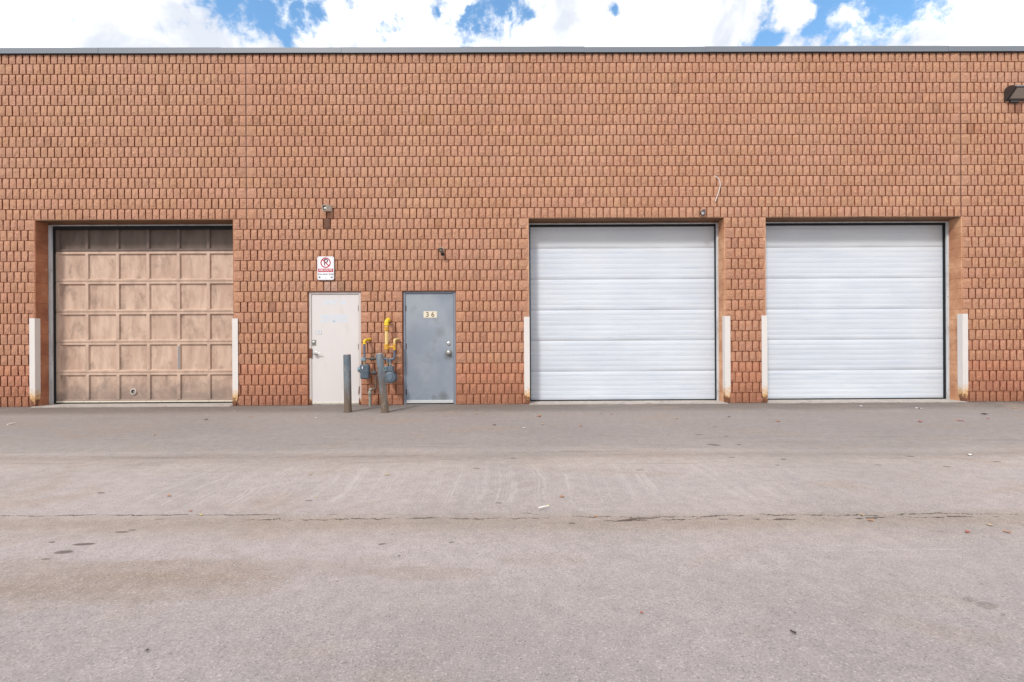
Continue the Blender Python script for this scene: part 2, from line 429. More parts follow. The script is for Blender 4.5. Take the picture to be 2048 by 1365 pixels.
# ------------------------------------------------------------------ ground
def asphalt():
    m, t, b = new_mat('worn_asphalt'); P = world_pos(t)
    s = t.new('ShaderNodeSeparateXYZ'); t.put(s.inputs[0], P); X, Y = s.outputs[0], s.outputs[1]
    wobl = t.noise(P, .7, 4, .5, sx=(.35, 1, 1))
    yy = t.math('ADD', Y, t.math('MULTIPLY', t.math('SUBTRACT', wobl, .5), .34))
    yn = t.math('DIVIDE', t.math('ADD', yy, 10.0), 10.0)
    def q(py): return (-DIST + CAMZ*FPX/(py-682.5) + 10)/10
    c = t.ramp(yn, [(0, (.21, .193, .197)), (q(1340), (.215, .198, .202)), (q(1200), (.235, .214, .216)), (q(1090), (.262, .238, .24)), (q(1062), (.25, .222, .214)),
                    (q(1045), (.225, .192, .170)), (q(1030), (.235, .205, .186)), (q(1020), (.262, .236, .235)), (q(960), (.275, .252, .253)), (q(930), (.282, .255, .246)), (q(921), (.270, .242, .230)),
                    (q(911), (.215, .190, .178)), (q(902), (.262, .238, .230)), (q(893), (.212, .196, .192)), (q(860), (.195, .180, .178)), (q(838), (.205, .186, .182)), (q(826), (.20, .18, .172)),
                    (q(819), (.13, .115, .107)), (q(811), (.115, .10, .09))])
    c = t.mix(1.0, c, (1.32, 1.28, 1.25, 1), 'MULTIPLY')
    # broad patches
    p1 = t.noise(P, .45, 4, .55, off=(3, 3, 0)); p2 = t.noise(P, 1.7, 5, .6, .5, off=(1, 5, 0), sx=(.5, 1, 1))
    c = t.mix(t.math('MULTIPLY', t.step(p1, .40, .68), .30), c, (.20, .183, .178))
    c = t.mix(t.math('MULTIPLY', t.step(p2, .50, .75), .28), c, (.33, .305, .30))
    p3 = t.noise(P, 1.1, 6, .65, .8, off=(6, 2, 0), sx=(.6, 1, 1))
    c = t.mix(t.math('MULTIPLY', t.step(p3, .52, .70), .42), c, (.29, .225, .178))
    # damp tan areas (left foreground, centre)
    for (px, py, rx, ry, a) in ((150, 1150, 1.15, .20, .85), (260, 1175, .9, .16, .75), (430, 1140, 1.0, .14, .6), (860, 1146, .35, .09, .7), (20, 1200, .7, .13, .5), (1080, 1118, .3, .08, .4), (1290, 1050, .8, .09, .4)):
        g = ground_at(px, py)
        ex = t.math('DIVIDE', t.math('SUBTRACT', X, g.x), rx); ey = t.math('DIVIDE', t.math('SUBTRACT', Y, g.y), ry)
        dd = t.math('SQRT', t.math('ADD', t.math('MULTIPLY', ex, ex), t.math('MULTIPLY', ey, ey)))
        dd = t.math('ADD', dd, t.math('MULTIPLY', t.math('SUBTRACT', t.noise(P, 2.5, 6, .65, .4), .5), 1.1))
        c = t.mix(t.math('MULTIPLY', t.step(dd, 1.05, .75), a*.36), c, (.230, .172, .130))
    # thin dark ruts running along the building
    rut = t.noise(P, 7, 5, .65, .3, sx=(.10, 1, 1), off=(0, 2, 0))
    band = t.math('MULTIPLY', t.step(Y, -4.9, -4.3), t.step(Y, -2.6, -3.3))
    c = t.mix(t.math('MULTIPLY', t.math('MULTIPLY', t.step(rut, .52, .68), band), .35), c, (.145, .13, .122))
    # pale drag scratches square to the building, in the light strip
    wx = t.math('ADD', X, t.math('MULTIPLY', t.math('SUBTRACT', t.noise(P, .9, 4, .6, off=(4, 0, 0)), .5), .30))
    cx = t.new('ShaderNodeCombineXYZ'); t.put(cx.inputs[0], wx)
    ns = t.noise(cx.outputs[0], 4.2, 3, .7)
    lines = t.step(t.math('ABSOLUTE', t.math('SUBTRACT', ns, .5)), .017, .003)
    strip = t.math('MULTIPLY', t.step(Y, -5.66, -5.45), t.step(Y, -4.35, -4.62))
    lx = t.math('MULTIPLY', t.step(X, -3.8, -2.6), t.step(X, 3.2, 1.4))
    brk = t.step(t.noise(P, 2.6, 4, .6, off=(8, 1, 0)), .36, .50)
    f = t.math('MULTIPLY', t.math('MULTIPLY', lines, strip), t.math('MULTIPLY', lx, brk))
    scr = f
    # aggregate
    v = t.voro(P, 150, out='Color'); vs = t.new('ShaderNodeSeparateColor'); t.put(vs.inputs[0], v)
    n1 = t.noise(P, 120, 4, .75); n2 = t.noise(P, 9, 5, .72, off=(2, 2, 2))
    c = t.mix(t.math('MULTIPLY', t.step(vs.outputs[0], .88, .98), .55), c, (.42, .39, .375))
    c = t.mix(t.math('MULTIPLY', t.step(vs.outputs[1], .86, .98), .40), c, (.105, .095, .092))
    c = t.mix(1.0, c, t.mix(t.step(n1, .25, .75), (.76, .76, .76), (1.22, 1.22, 1.22)), 'MULTIPLY')
    c = t.mix(1.0, c, t.mix(t.step(n2, .3, .7), (.91, .91, .912), (1.08, 1.075, 1.07)), 'MULTIPLY')
    c = t.mix(t.math('MULTIPLY', scr, .24), c, (.50, .465, .45))
    # pits
    pt = t.voro(P, 7.0, out='Distance'); pn = t.noise(P, 1.3, 3, .6, off=(9, 9, 0))
    pit = t.math('MULTIPLY', t.step(t.math('ADD', pt, t.math('MULTIPLY', n1, .05)), .095, .06), t.step(pn, .44, .56))
    c = t.mix(t.math('MULTIPLY', pit, .6), c, (.09, .078, .07))
    # cracks: wandering joints of the paving lanes
    crack_total = None
    wn = t.noise(P, 5, 5, .8, off=(2, 3, 0))
    for (py, x0, x1, wmm, amp, sc, off, dens) in ((1023, -20, -1.55, .007, .10, 1.6, 0, .36), (1033, -1.9, 20, .009, .16, 1.3, 4, .40), (1041, .55, 20, .016, .10, 1.8, 8, .47), (1025, -2.2, .4, .005, .12, 2.2, 12, .48), (1052, 1.9, 20, .009, .12, 1.5, 17, .54), (1070, 1.4, 20, .006, .05, 2, 21, .55)):
        y0 = ground_at(1024, py).y
        cv = t.new('ShaderNodeCombineXYZ'); t.put(cv.inputs[0], X); cv.inputs[1].default_value = off
        w1 = t.noise(cv.outputs[0], sc, 9, .80)
        d = t.math('ABSOLUTE', t.math('SUBTRACT', Y, t.math('ADD', y0, t.math('MULTIPLY', t.math('SUBTRACT', w1, .5), amp*1.9))))
        wd = t.math('MULTIPLY', t.step(wn, dens, dens+.20), wmm*1.35)
        k = t.math('LESS_THAN', d, wd)
        k = t.math('MULTIPLY', k, t.math('MULTIPLY', t.step(X, x0, x0+.2), t.step(X, x1, x1-.3)))
        crack_total = k if crack_total is None else t.math('MAXIMUM', crack_total, k)
    c = t.mix(t.math('MULTIPLY', crack_total, .85), c, (.055, .042, .034))
    # oil drips
    spots = [(1427, 889, .085, .03, .8), (1398, 869, .06, .02, .7), (1452, 872.5, .055, .018, .8), (1430, 854, .05, .014, .8), (1478, 888.7, .03, .016, 1), (168, 1090, .075, .016, .9), (127, 1106, .055, .02, .8),
             (243, 1065, .05, .012, .8), (92, 1120, .03, .008, .7), (104, 1086, .022, .01, .8), (265, 1061, .03, .008, .7), (202, 986.5, .035, .014, .8), (1026, 917, .035, .016, .9), (952, 937, .045, .012, .8),
             (764, 1088, .026, .01, .8), (903, 1084, .022, .009, .7), (1281, 941, .05, .02, .4), (1464, 915, .045, .014, .8), (1566, 919, .03, .016, .9), (1555, 931, .03, .014, .9), (617, 1000, .035, .01, .8),
             (997, 1004, .03, .010, .8), (1144, 1045, .026, .012, .8), (1820, 912, .05, .02, .8), (1894, 933, .04, .014, .8), (1994, 923, .04, .016, .8), (1757, 930, .035, .016, .7), (1262, 1037, .16, .014, .9), (1300, 1035, .10, .010, .9),
             (322, 1037, .04, .010, .6), (1975, 1210, .055, .026, .35), (1940, 1198, .04, .018, .3)]
    sp = None
    for i, (px, py, rx, ry, a) in enumerate(spots):
        g = ground_at(px, py); rot = ((i*37) % 40 - 20)/57.3
        dx = t.math('SUBTRACT', X, g.x); dy = t.math('SUBTRACT', Y, g.y)
        ex = t.math('DIVIDE', t.math('ADD', t.math('MULTIPLY', dx, math.cos(rot)), t.math('MULTIPLY', dy, math.sin(rot))), rx)
        ey = t.math('DIVIDE', t.math('SUBTRACT', t.math('MULTIPLY', dy, math.cos(rot)), t.math('MULTIPLY', dx, math.sin(rot))), ry*1.3)
        dd = t.math('ADD', t.math('MULTIPLY', ex, ex), t.math('MULTIPLY', ey, ey))
        k = t.math('MULTIPLY', t.step(t.math('ADD', dd, t.math('MULTIPLY', n2, .8)), 1.5, .9), a)
        sp = k if sp is None else t.math('MAXIMUM', sp, k)
    c = t.mix(t.math('MULTIPLY', sp, .85), c, (.06, .042, .033))
    # thin worn white paint line at the right
    yl = ground_at(1800, 1100).y; y2 = ground_at(1620, 1102).y
    dl = t.math('ABSOLUTE', t.math('SUBTRACT', Y, yl))
    k = t.math('MULTIPLY', t.step(dl, .004, .001), t.math('MULTIPLY', t.step(X, 1.25, 1.45), t.math('MULTIPLY', t.step(X, 2.75, 2.6), t.step(t.noise(P, 6, 5, .8, sx=(1, .3, 1)), .44, .56))))
    c = t.mix(t.math('MULTIPLY', k, .3), c, (.62, .60, .58))
    # rust wash next to the guards
    t.put(b.inputs['Base Color'], c); b.inputs['Roughness'].default_value = .92; b.inputs['Specular IOR Level'].default_value = .25
    h = t.math('ADD', t.math('MULTIPLY', vs.outputs[0], .35), t.math('ADD', t.math('MULTIPLY', n1, .9), t.math('MULTIPLY', n2, .5)))
    h = t.math('SUBTRACT', h, t.math('MULTIPLY', t.math('ADD', crack_total, pit), .9))
    bump(t, b, h, .30, .006)
    return m
mb = MB()
G = []
xs = [-300, -20, -12] + [-12+i*.5 for i in range(1, 49)] + [20, 300]; xs = sorted(set(xs))
ys = [-300, -20, -10] + [-10+i*.25 for i in range(1, 42)] + [1, 20, 300]; ys = sorted(set(ys))
def gz(x, y):
    if y > -.05 or abs(x) > 12 or y < -9.6: return 0
    return -.010*max(0, math.exp(-((y+3.9)/.25)**2)) - .012*math.exp(-((y+5.72)/.2)**2) + .004*math.sin(x*.9+y*1.3)*min(1, -y)
grid = [[mb.bm.verts.new((x, y, gz(x, y))) for x in xs] for y in ys]
for j in range(len(ys)-1):
    for i in range(len(xs)-1):
        mb.bm.faces.new((grid[j][i], grid[j][i+1], grid[j+1][i+1], grid[j+1][i]))
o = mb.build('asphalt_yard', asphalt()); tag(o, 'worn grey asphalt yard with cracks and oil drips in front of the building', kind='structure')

# ------------------------------------------------------------------ building
bld = empty('industrial_building', (0, 0, 0), 'long tan split-face block building with three overhead doors and two steel doors', 'building')
H = .2
Z_SOFFIT, Z_DOOR, TOP = 18*H, 11*H, 34*H
EXT = 14.0
# edges on the wall face
XL0, XL1 = at(69.3, 440).x, at(466.0, 500).x
XM0, XM1 = at(1057.0, 500).x, at(1449.2, 500).x
XR0, XR1 = at(1531.3, 500).x, at(1923.3, 460).x
JL, JR = at(492.0, 260).x, at(1921.5, 260).x
DA0, DA1 = at(615.6, 640).x, at(721.0, 640).x
DB0, DB1 = at(805.2, 640).x, at(911.0, 640).x
RVY = .262
BK = .030                                                  # depth of the grooves

# backing wall (solid, with openings)
mb = MB()
def wb(x0, x1, z0, z1): mb.box(x0, x1, BK, RVY, z0, z1)
for (a, c_) in ((-EXT, XL0), (XL1, DA0), (DA1, DB0), (DB1, XM0), (XM1, XR0), (XR1, EXT)):
    wb(a, c_, -.3, Z_DOOR if (a in (XL1, DA1, DB1) or False) else Z_SOFFIT)
wb(XL1, XM0, Z_DOOR, Z_SOFFIT)
wb(-EXT, EXT, Z_SOFFIT, TOP+.02)
# body of the building behind, closed
mb.box(-EXT, EXT, .9, 12, -.3, TOP-.25)
mb.box(-EXT, -EXT+.3, RVY, .9, -.3, TOP-.25); mb.box(EXT-.3, EXT, RVY, .9, -.3, TOP-.25)
mb.box(-EXT+.3, EXT-.3, RVY, .9, TOP-.45, TOP-.25)
wall = mb.build('wall', M_groove, bld, smooth=False)

# ---- courses of split-face ribs
UNIT = .13333
bricks = []                                                # (x0, x1, course k, wide, x-centre)
mortars = []
def fill(x0, x1, k, start_wide, n_units, anchored='both'):
    """ribs from x0 to x1 in course k; n_units in rib widths (wide piece = 1.5)"""
    u = (x1-x0)/n_units
    x = x0; c_ = 0
    seq = []
    left = n_units
    if start_wide: seq.append(1.5); left -= 1.5
    while left > 1.25: seq.append(1.0); left -= 1.0
    if left > .1:
        if abs(left-.5) < .1: seq[-1] += .5
        else: seq.append(left)
    run = 0
    for i, s_ in enumerate(seq):
        bricks.append((x, x+s_*u, k, s_ > 1.2)); x += s_*u
        if s_ > 1.2 and i == 0: mortars.append((x, k)); run = 0
        else:
            run += 1
            if run == 3 and i < len(seq)-1: mortars.append((x, k)); run = 0
for k in range(1, 35):
    even = k % 2 == 0
    if k <= 16:
        nl = 51 if not even else 51.5                      # left of the control joint, mirrored
        xs_ = JL - nl*UNIT*1.004
        n0 = len(bricks); m0 = len(mortars)
        fill(0, nl*UNIT*1.004, k, even, nl)
        for i in range(n0, len(bricks)):
            a, c2, kk, w_ = bricks[i]; bricks[i] = (JL-c2, JL-a, kk, w_)
        for i in range(m0, len(mortars)): mortars[i] = (JL-mortars[i][0], k)
        fill(JL, JR, k, even, 103.5 if True else 0)
        n_r = 26 if even else 26.5
        fill(JR, JR+n_r*UNIT*.997, k, not even, n_r)
    else:
        nl = 30 if even else 30.5
        n0 = len(bricks); m0 = len(mortars)
        fill(0, nl*UNIT*1.01, k, not even, nl)
        for i in range(n0, len(bricks)):
            a, c2, kk, w_ = bricks[i]; bricks[i] = (XL0-c2, XL0-a, kk, w_)
        for i in range(m0, len(mortars)): mortars[i] = (XL0-mortars[i][0], k)
        if k <= 23: fill(XL1, XM0, k, even, 42.5)
        else:
            fill(XL1, DA0, k, even, 10.5); fill(DA1, DB0, k, even, 6); fill(DB1, XM0, k, even, 10.5)
        fill(XM1, XR0, k, even, 6)
        n_r = 26 if even else 26.5
        fill(XR1, XR1+n_r*UNIT, k, not even, n_r)

# tint per rib: blocks of three share a batch colour, single ribs vary a little
def tint_for(x, k, rnd):
    blk = random.Random(int(x/.4+100)*131 + k*17)
    v = 1 + (blk.random()-.5)*.055 + (rnd.random()-.5)*.09
    r_, g_, b_ = v*1.0, v*(1+(blk.random()-.5)*.03), v*(1+(blk.random()-.5)*.07)
    if rnd.random() < .02: q_ = rnd.uniform(.84, .93); r_, g_, b_ = r_*q_, g_*q_, b_*q_
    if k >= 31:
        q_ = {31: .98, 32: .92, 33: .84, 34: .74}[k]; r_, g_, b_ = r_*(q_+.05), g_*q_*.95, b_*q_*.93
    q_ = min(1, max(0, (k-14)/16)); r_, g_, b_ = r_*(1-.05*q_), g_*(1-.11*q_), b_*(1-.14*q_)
    return (r_, g_, b_)
special = []                                               # ribs with a stain or a chip of their own
for (px, py, tn) in ((655, 451, (.34, .32, .34)), (655, 437, (.78, .72, .70)), (673, 437, (.78, .72, .70)), (652, 572, (.98, 1.12, 1.3)), (667, 572, (1, 1.08, 1.2)), (682, 572, (.72, .76, .74)), (695, 572, (.85, .85, .85)),
                     (1945, 258, (.76, .70, .66)), (1957, 258, (.92, .84, .8)), (783, 385, (.84, .80, .76)), (2037, 215, (.62, .56, .56)), (740, 572, (.78, .76, .78)), (322, 178, (.80, .76, .72)), (846, 240, (.84, .82, .72)),
                     (455, 250, (.72, .68, .6)), (1155, 88+300, (.85, .8, .8)), (565, 632, (.80, .77, .77)), (543, 612, (.7, .66, .66)), (1047, 240, (.86, .83, .77)), (333, 208, (.85, .82, .78)), (860, 238, (.86, .83, .76)), (880, 445, (.8, .76, .7)), (750, 585+5, (.85, .8, .78)), (2030, 215, (.75, .7, .68))):
    p = at(px, py); special.append((p.x, p.z, tn))
def geom_rib(wd, ht, rnd, wide):
    """front grid 4 x 4 and four returns; origin at the rib's centre on the wall face"""
    nx, nz = 4, 4
    V = []; Fc = []
    w2, h2 = wd/2, ht/2
    tx, tz = rnd.uniform(-1, 1)*.006, rnd.uniform(-1, 1)*.006
    for j in range(nz):
        for i in range(nx):
            u_, v_ = i/(nx-1)*2-1, j/(nz-1)*2-1
            edge = i in (0, nx-1) or j in (0, nz-1)
            jx = rnd.uniform(-.0035, .0035) if not (i in (0, nx-1)) else rnd.uniform(-.0028, .0022)*(-1 if u_ > 0 else 1)*-1
            jz = rnd.uniform(-.012, .012) if 0 < j < nz-1 else rnd.uniform(-.0015, .0015)
            dep = (rnd.uniform(.002, .006) if edge else rnd.uniform(-.0120, .0005)) + tx*u_*.4 + tz*v_*.4
            V.append((u_*w2+jx, dep, v_*h2+jz))
    for j in range(nz-1):
        for i in range(nx-1):
            a = j*nx+i
            q = (a, a+1, a+nx+1, a+nx)
            if rnd.random() < .5: Fc += [(q[0], q[1], q[2]), (q[0], q[2], q[3])]
            else: Fc += [(q[0], q[1], q[3]), (q[1], q[2], q[3])]
    loop = [i for i in range(nx)] + [nx*j+nx-1 for j in range(1, nz)] + [nx*(nz-1)+i for i in range(nx-2, -1, -1)] + [nx*j for j in range(nz-2, 0, -1)]
    base = len(V)
    for a in loop: V.append((V[a][0]*.985, BK+.004, V[a][2]))
    n = len(loop)
    for i in range(n):
        a, b2 = loop[i], loop[(i+1) % n]
        Fc.append((a, base+i, base+(i+1) % n, b2))
    return V, Fc
GAPX, GAPZ = .0225, .0135
def dims(b_):
    x0, x1, k, w_ = b_
    z1 = (35-k)*H - GAPZ/2; z0 = (34-k)*H + GAPZ/2
    return (x0+x1)/2, (z0+z1)/2, x1-x0-GAPX, z1-z0
# the 300 shown largest: wide end pieces, marked ones, then the ones nearest the camera
def pri(b_):
    cx, cz, wd, ht = dims(b_)
    if abs(cx) > 10.2: return 1e6
    for (sx_, sz_, tn) in special:
        if abs(sx_-cx) < wd/2+.01 and abs(sz_-cz) < ht/2+.01: return -1000
    d2 = cx*cx + DIST*DIST + (cz-CAMZ)**2
    return d2 - (500 if b_[3] else 0)
order = sorted(range(len(bricks)), key=lambda i: pri(bricks[i]))
indiv = set(order[:298])
def rib_mesh_from(V, Fc, name):
    me = bpy.data.meshes.new(name); me.from_pydata(V, [], Fc); me.materials.append(M_brick)
    ca = me.color_attributes.new('tint', 'FLOAT_COLOR', 'CORNER')
    arr = []
    for f in Fc: arr += (list(SIDE_SHADE) if len(f) == 4 else [1.0]*4)*len(f)
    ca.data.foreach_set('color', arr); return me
SIDE_SHADE = (.66, .40, .29, 1.0)                               # smooth rib sides: darker, with groove shade and red interreflection tinted in
variants = {}
def variant(wd, ht, rnd):
    key = (round(wd, 3), rnd.randrange(8 if wd > .13 else 14))
    if key not in variants:
        r2 = random.Random(hash(key) & 0xffff); V, Fc = geom_rib(wd, ht, r2, wd > .13)
        variants[key] = rib_mesh_from(V, Fc, 'brick')
    return variants[key]
AV, AF, AT = [], [], []
for i, b_ in enumerate(bricks):
    cx, cz, wd, ht = dims(b_)
    rnd = random.Random(i*7919+3)
    tn = tint_for(cx, b_[2], rnd)
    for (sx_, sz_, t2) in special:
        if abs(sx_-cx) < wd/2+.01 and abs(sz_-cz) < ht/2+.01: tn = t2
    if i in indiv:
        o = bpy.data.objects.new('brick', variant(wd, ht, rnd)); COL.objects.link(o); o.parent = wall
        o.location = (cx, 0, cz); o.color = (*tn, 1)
        if tn[0] < .4: o['label'] = 'soot-dark rib below the small square lamp'
    else:
        V, Fc = geom_rib(wd, ht, rnd, b_[3]); n = len(AV)
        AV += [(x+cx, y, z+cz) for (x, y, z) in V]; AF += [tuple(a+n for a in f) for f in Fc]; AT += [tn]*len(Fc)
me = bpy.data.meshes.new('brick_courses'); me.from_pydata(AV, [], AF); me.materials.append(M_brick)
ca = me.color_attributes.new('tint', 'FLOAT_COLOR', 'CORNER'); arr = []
for f, tn in zip(AF, AT): arr += ([tn[0], tn[1], tn[2], 1.0] if len(f) == 3 else [tn[0]*SIDE_SHADE[0], tn[1]*SIDE_SHADE[1], tn[2]*SIDE_SHADE[2], 1.0])*len(f)
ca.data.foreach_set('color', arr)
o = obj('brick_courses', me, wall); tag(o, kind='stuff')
# mortar: head joints between blocks and continuous bed joints, lighter and shallower than the grooves
mb = MB()
for (x, k) in mortars:
    if abs(x) < 12: mb.box(x-GAPX/2-.004, x+GAPX/2+.004, .021, BK+.006, (34-k)*H+.004, (35-k)*H-.004)
mortar_runs = [(-EXT, EXT, range(1, 17)), (-EXT, XL0, range(17, 34)), (XL1, XM0, range(17, 24)), (XL1, DA0, range(24, 34)), (DA1, DB0, range(24, 34)), (DB1, XM0, range(24, 34)), (XM1, XR0, range(17, 34)), (XR1, EXT, range(17, 34))]
for (a, c_, ks) in mortar_runs:
    for k in ks: mb.box(a+.002, c_-.002, .017, BK+.004, (34-k)*H-.0055, (34-k)*H+.0055)
mb.build('mortar', M_mortar, wall, smooth=False)
# control joints: sealant strips
for jx in (JL, JR):
    mb = MB(); mb.box(jx-.009, jx+.009, .012, BK+.002, Z_SOFFIT, TOP); mb.build('control_joint', simple('joint_sealant', (.12, .06, .042), .7, var=.1), wall, smooth=False)

# ---- smooth reveal blocks and lintels
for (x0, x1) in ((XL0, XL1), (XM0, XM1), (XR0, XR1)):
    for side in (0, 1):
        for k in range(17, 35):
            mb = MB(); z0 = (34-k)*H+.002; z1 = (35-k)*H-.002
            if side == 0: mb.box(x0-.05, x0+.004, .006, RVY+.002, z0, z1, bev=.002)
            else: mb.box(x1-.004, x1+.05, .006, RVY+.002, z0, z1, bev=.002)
            mb.build('reveal_block', M_reveal_shaded if x0 == XL0 else M_reveal, wall, smooth=False)
    mb = MB(); mb.box(x0+.005, x1-.005, .004, RVY+.003, Z_SOFFIT-.012, Z_SOFFIT+.006, bev=.002); mb.build('lintel', M_soffit, wall, smooth=False)

# ---- roof flashing in lengths, each lapping the next
xe = [at(px, 98).x for px in (200, 442, 684, 926, 1168, 1411, 1653, 1895)]
xe = [xe[0]-4.68, xe[0]-2.34] + xe + [xe[-1]+2.34, xe[-1]+4.68]
xe[0] = -EXT; xe[-1] = EXT
for i in range(len(xe)-1):
    up = .004 if i % 2 else 0.0
    mb = MB()
    zb = 6.778; zt = 6.880 + .004*(i % 3)
    pr = [(-.040-up, zb), (-.040-up, zt-.004), (-.036-up, zt), (.33, zt+.012), (.33, zb+.02), (.326, zb+.02), (.326, zt+.006), (-.034-up, zt-.006), (-.036-up, zb)]
    a0, a1 = xe[i]-(.02 if i else 0), xe[i+1]
    mb.prism([(a0, y, z) for (y, z) in pr], (a1-a0, 0, 0))
    f_ = mb.build('roof_flashing', M_flash, bld, smooth=False)
    mb = MB(); mb.box(a0, a1, -.030-up, .002, zb-.008, zb+.003); mb.build('drip_edge', M_flash_dark, f_, smooth=False)
mb = MB(); mb.box(-EXT, EXT, RVY+.07, 12, TOP-.25, TOP-.2); mb.build('roof', simple('roof_membrane', (.2, .2, .2), .9), bld, smooth=False)

# ------------------------------------------------------------------ overhead doors
DY = .36                                                   # plane of the door leaves
def surround(x0, x1, flL, flR, slL, slR, z_hd, hd, seal, zbot, label):
    fr = MB()
    fr.box(x0-.01, x0+flL, RVY+.004, RVY+.05, .0, z_hd+hd, bev=.002)
    fr.box(x1-flR, x1+.01, RVY+.004, RVY+.05, .0, z_hd+hd, bev=.002)
    fr.box(x0+flL, x1-flR, RVY+.006, RVY+.05, z_hd, z_hd+hd, bev=.002)
    # bolts down the tracks
    for i in range(6):
        for xx in (x0+flL*.5, x1-flR*.5):
            fr.lathe((xx, RVY+.005, .2+i*.62), (0, -1, 0), [(0, .007), (.004, .007), (.006, .003)], 8, mat=1)
    # strip of wall above, so that no light leaks in
    fr.box(x0-.01, x1+.01, RVY+.012, RVY+.045, z_hd+hd, Z_SOFFIT+.02, mat=2)
    f_ = fr.build('door_track', [M_galv, M_rust, M_soffit], bld)
    f_['label'] = 'galvanised steel track and header around the '+label
    s = MB()
    s.box(x0+flL-.004, x0+flL+slL, RVY+.038, DY+.004, zbot, z_hd, bev=.002)
    s.box(x1-flR-slR, x1-flR+.004, RVY+.038, DY+.004, zbot, z_hd, bev=.002)
    s.box(x0+flL+slL, x1-flR-slR, RVY+.035, DY+.004, z_hd-seal, z_hd, bev=.004)
    s.box(x0, x1, DY+.05, DY+.08, zbot-.05, Z_SOFFIT+.1)   # dark room behind
    s.build('weather_seal', M_black, f_)
# door 1: brown sectional door with recessed panels
def brown_overhead():
    zs = [at(290, y, DY).z for y in (810, 745.5, 685, 624.5, 563.5, 503.5)] + [at(290, 440, DY).z]
    zs[0] = max(zs[0], .035)
    xl = XL0+.060+.006-.004
    ms = [at(x, 640, DY).x for x in (174.5, 235.8, 296.8, 357.5, 417.5)]
    pw = ms[1]-ms[0]; xr = ms[-1]+pw+.03
    surround(XL0, XL1, .060, .060, .006, .040, at(290, 451.5, RVY).z, .018, .060, .02, 'brown panelled overhead door')
    d = MB()
    d.box(xl, xr, DY+.027, DY+.05, zs[0], zs[-1], mat=0)
    door = None
    xsp = [xl]+ms+[xr]
    rails = []
    for r_ in range(6):
        z0, z1 = zs[r_], zs[r_+1]
        dark = 1 if r_ == 5 else 0
        d.box(xl, xr, DY-.006, DY+.028, z0+.002, z0+.052, bev=.004, mat=dark)
        d.box(xl, xr, DY-.006, DY+.028, z1-.048, z1-.002, bev=.004, mat=dark)
        # moulding lips
        d.box(xl, xr, DY-.011, DY-.005, z0+.018, z0+.030, bev=.002, mat=dark)
        for i, x in enumerate(xsp):
            hw = .031 if 0 < i < 6 else .045
            xa, xb_ = x-hw, x+hw
            if i == 0: xa, xb_ = xl, xl+.070
            if i == 6: xa, xb_ = xr-.07, xr
            d.box(xa, xb_, DY-.009, DY+.028, z0+.048, z1-.044, bev=.004, mat=dark)
    o = d.build('garage_door', [M_brown_rail, M_brown_dark_rail], bld)
    o['label'] = 'faded brown overhead door of recessed square panels with a dark top row'
    for r_ in range(6):
        z0, z1 = zs[r_]+.052, zs[r_+1]-.048
        for i in range(6):
            x0 = (xl+.07) if i == 0 else xsp[i]+.031; x1 = (xr-.07) if i == 5 else xsp[i+1]-.031
            p = MB()
            y = DY+.022
            # bevelled frame slope then flat field
            e = .011
            outer = [(x0, DY-.002, z0), (x1, DY-.002, z0), (x1, DY-.002, z1), (x0, DY-.002, z1)]
            inner = [(x0+e, y, z0+e), (x1-e, y, z0+e), (x1-e, y, z1-e), (x0+e, y, z1-e)]
            vo = [p.bm.verts.new(v) for v in outer]; vi = [p.bm.verts.new(v) for v in inner]
            vb = [p.bm.verts.new((v[0], DY+.0275, v[2])) for v in outer]
            for a in range(4):
                b_ = (a+1) % 4
                p.bm.faces.new((vo[a], vo[b_], vi[b_], vi[a])); p.bm.faces.new((vo[a], vb[a], vb[b_], vo[b_]))
            p.bm.faces.new(vi); p.bm.faces.new(list(reversed(vb)))
            pan = p.build('panel', M_brown_dark if r_ == 5 else M_brown, o, smooth=False)
            if r_ == 5: pan['label'] = 'dark panel of the top row'
    # aluminium strip at the foot
    s = MB(); s.box(xl, xr, DY-.016, DY-.008, zs[0]+.003, zs[0]+.030, bev=.002)
    for i in range(12): s.lathe((xl+.25+i*.31*2 if i < 6 else xl+.56+(i-6)*.62, DY-.016, zs[0]+.018), (0, -1, 0), [(0, .006), (.003, .005), (.004, .002)], 8, mat=1)
    s.build('bottom_strip', [simple('pale_strip', (.62, .56, .46), .5, var=.15), M_rust], o)
    s = MB(); s.box(xl, xr, DY-.010, DY+.02, .012, zs[0]+.004); s.build('bottom_seal', M_black, o)
    # small round vent pipe in the lowest row
    c_ = at(265.5, 784, DY-.01); c_.y = 0
    v = MB(); v.lathe((c_.x, DY+.022, c_.z), (0, -1, 0), [(0, .062), (.022, .062), (.026, .056), (.026, .046), (.012, .043), (.001, .043)], 28, caps=False)
    v.lathe((c_.x, DY+.020, c_.z), (0, -1, 0), [(0, .044), (.001, .001)], 28, mat=1)
    v.lathe((c_.x+.012, DY+.019, c_.z-.008), (0, -1, 0), [(0, .030), (.006, .028), (.007, .001)], 20, mat=2)
    v.build('vent_port', [simple('vent_rim', (.50, .44, .40), .5), M_dark, simple('vent_flap', (.22, .21, .20), .6)], o)
    # bare patch of weathered metal on one muntin
    s = MB(); zz = zs[1]; s.box(ms[3]-.016, ms[3]+.022, DY-.0125, DY-.0085, zs[1]+.07, zs[2]-.08, bev=.001)
    s.build('repair_strip', simple('bare_metal_strip', (.27, .27, .28), .5, .3, var=.25, scale=20), o)
brown_overhead()

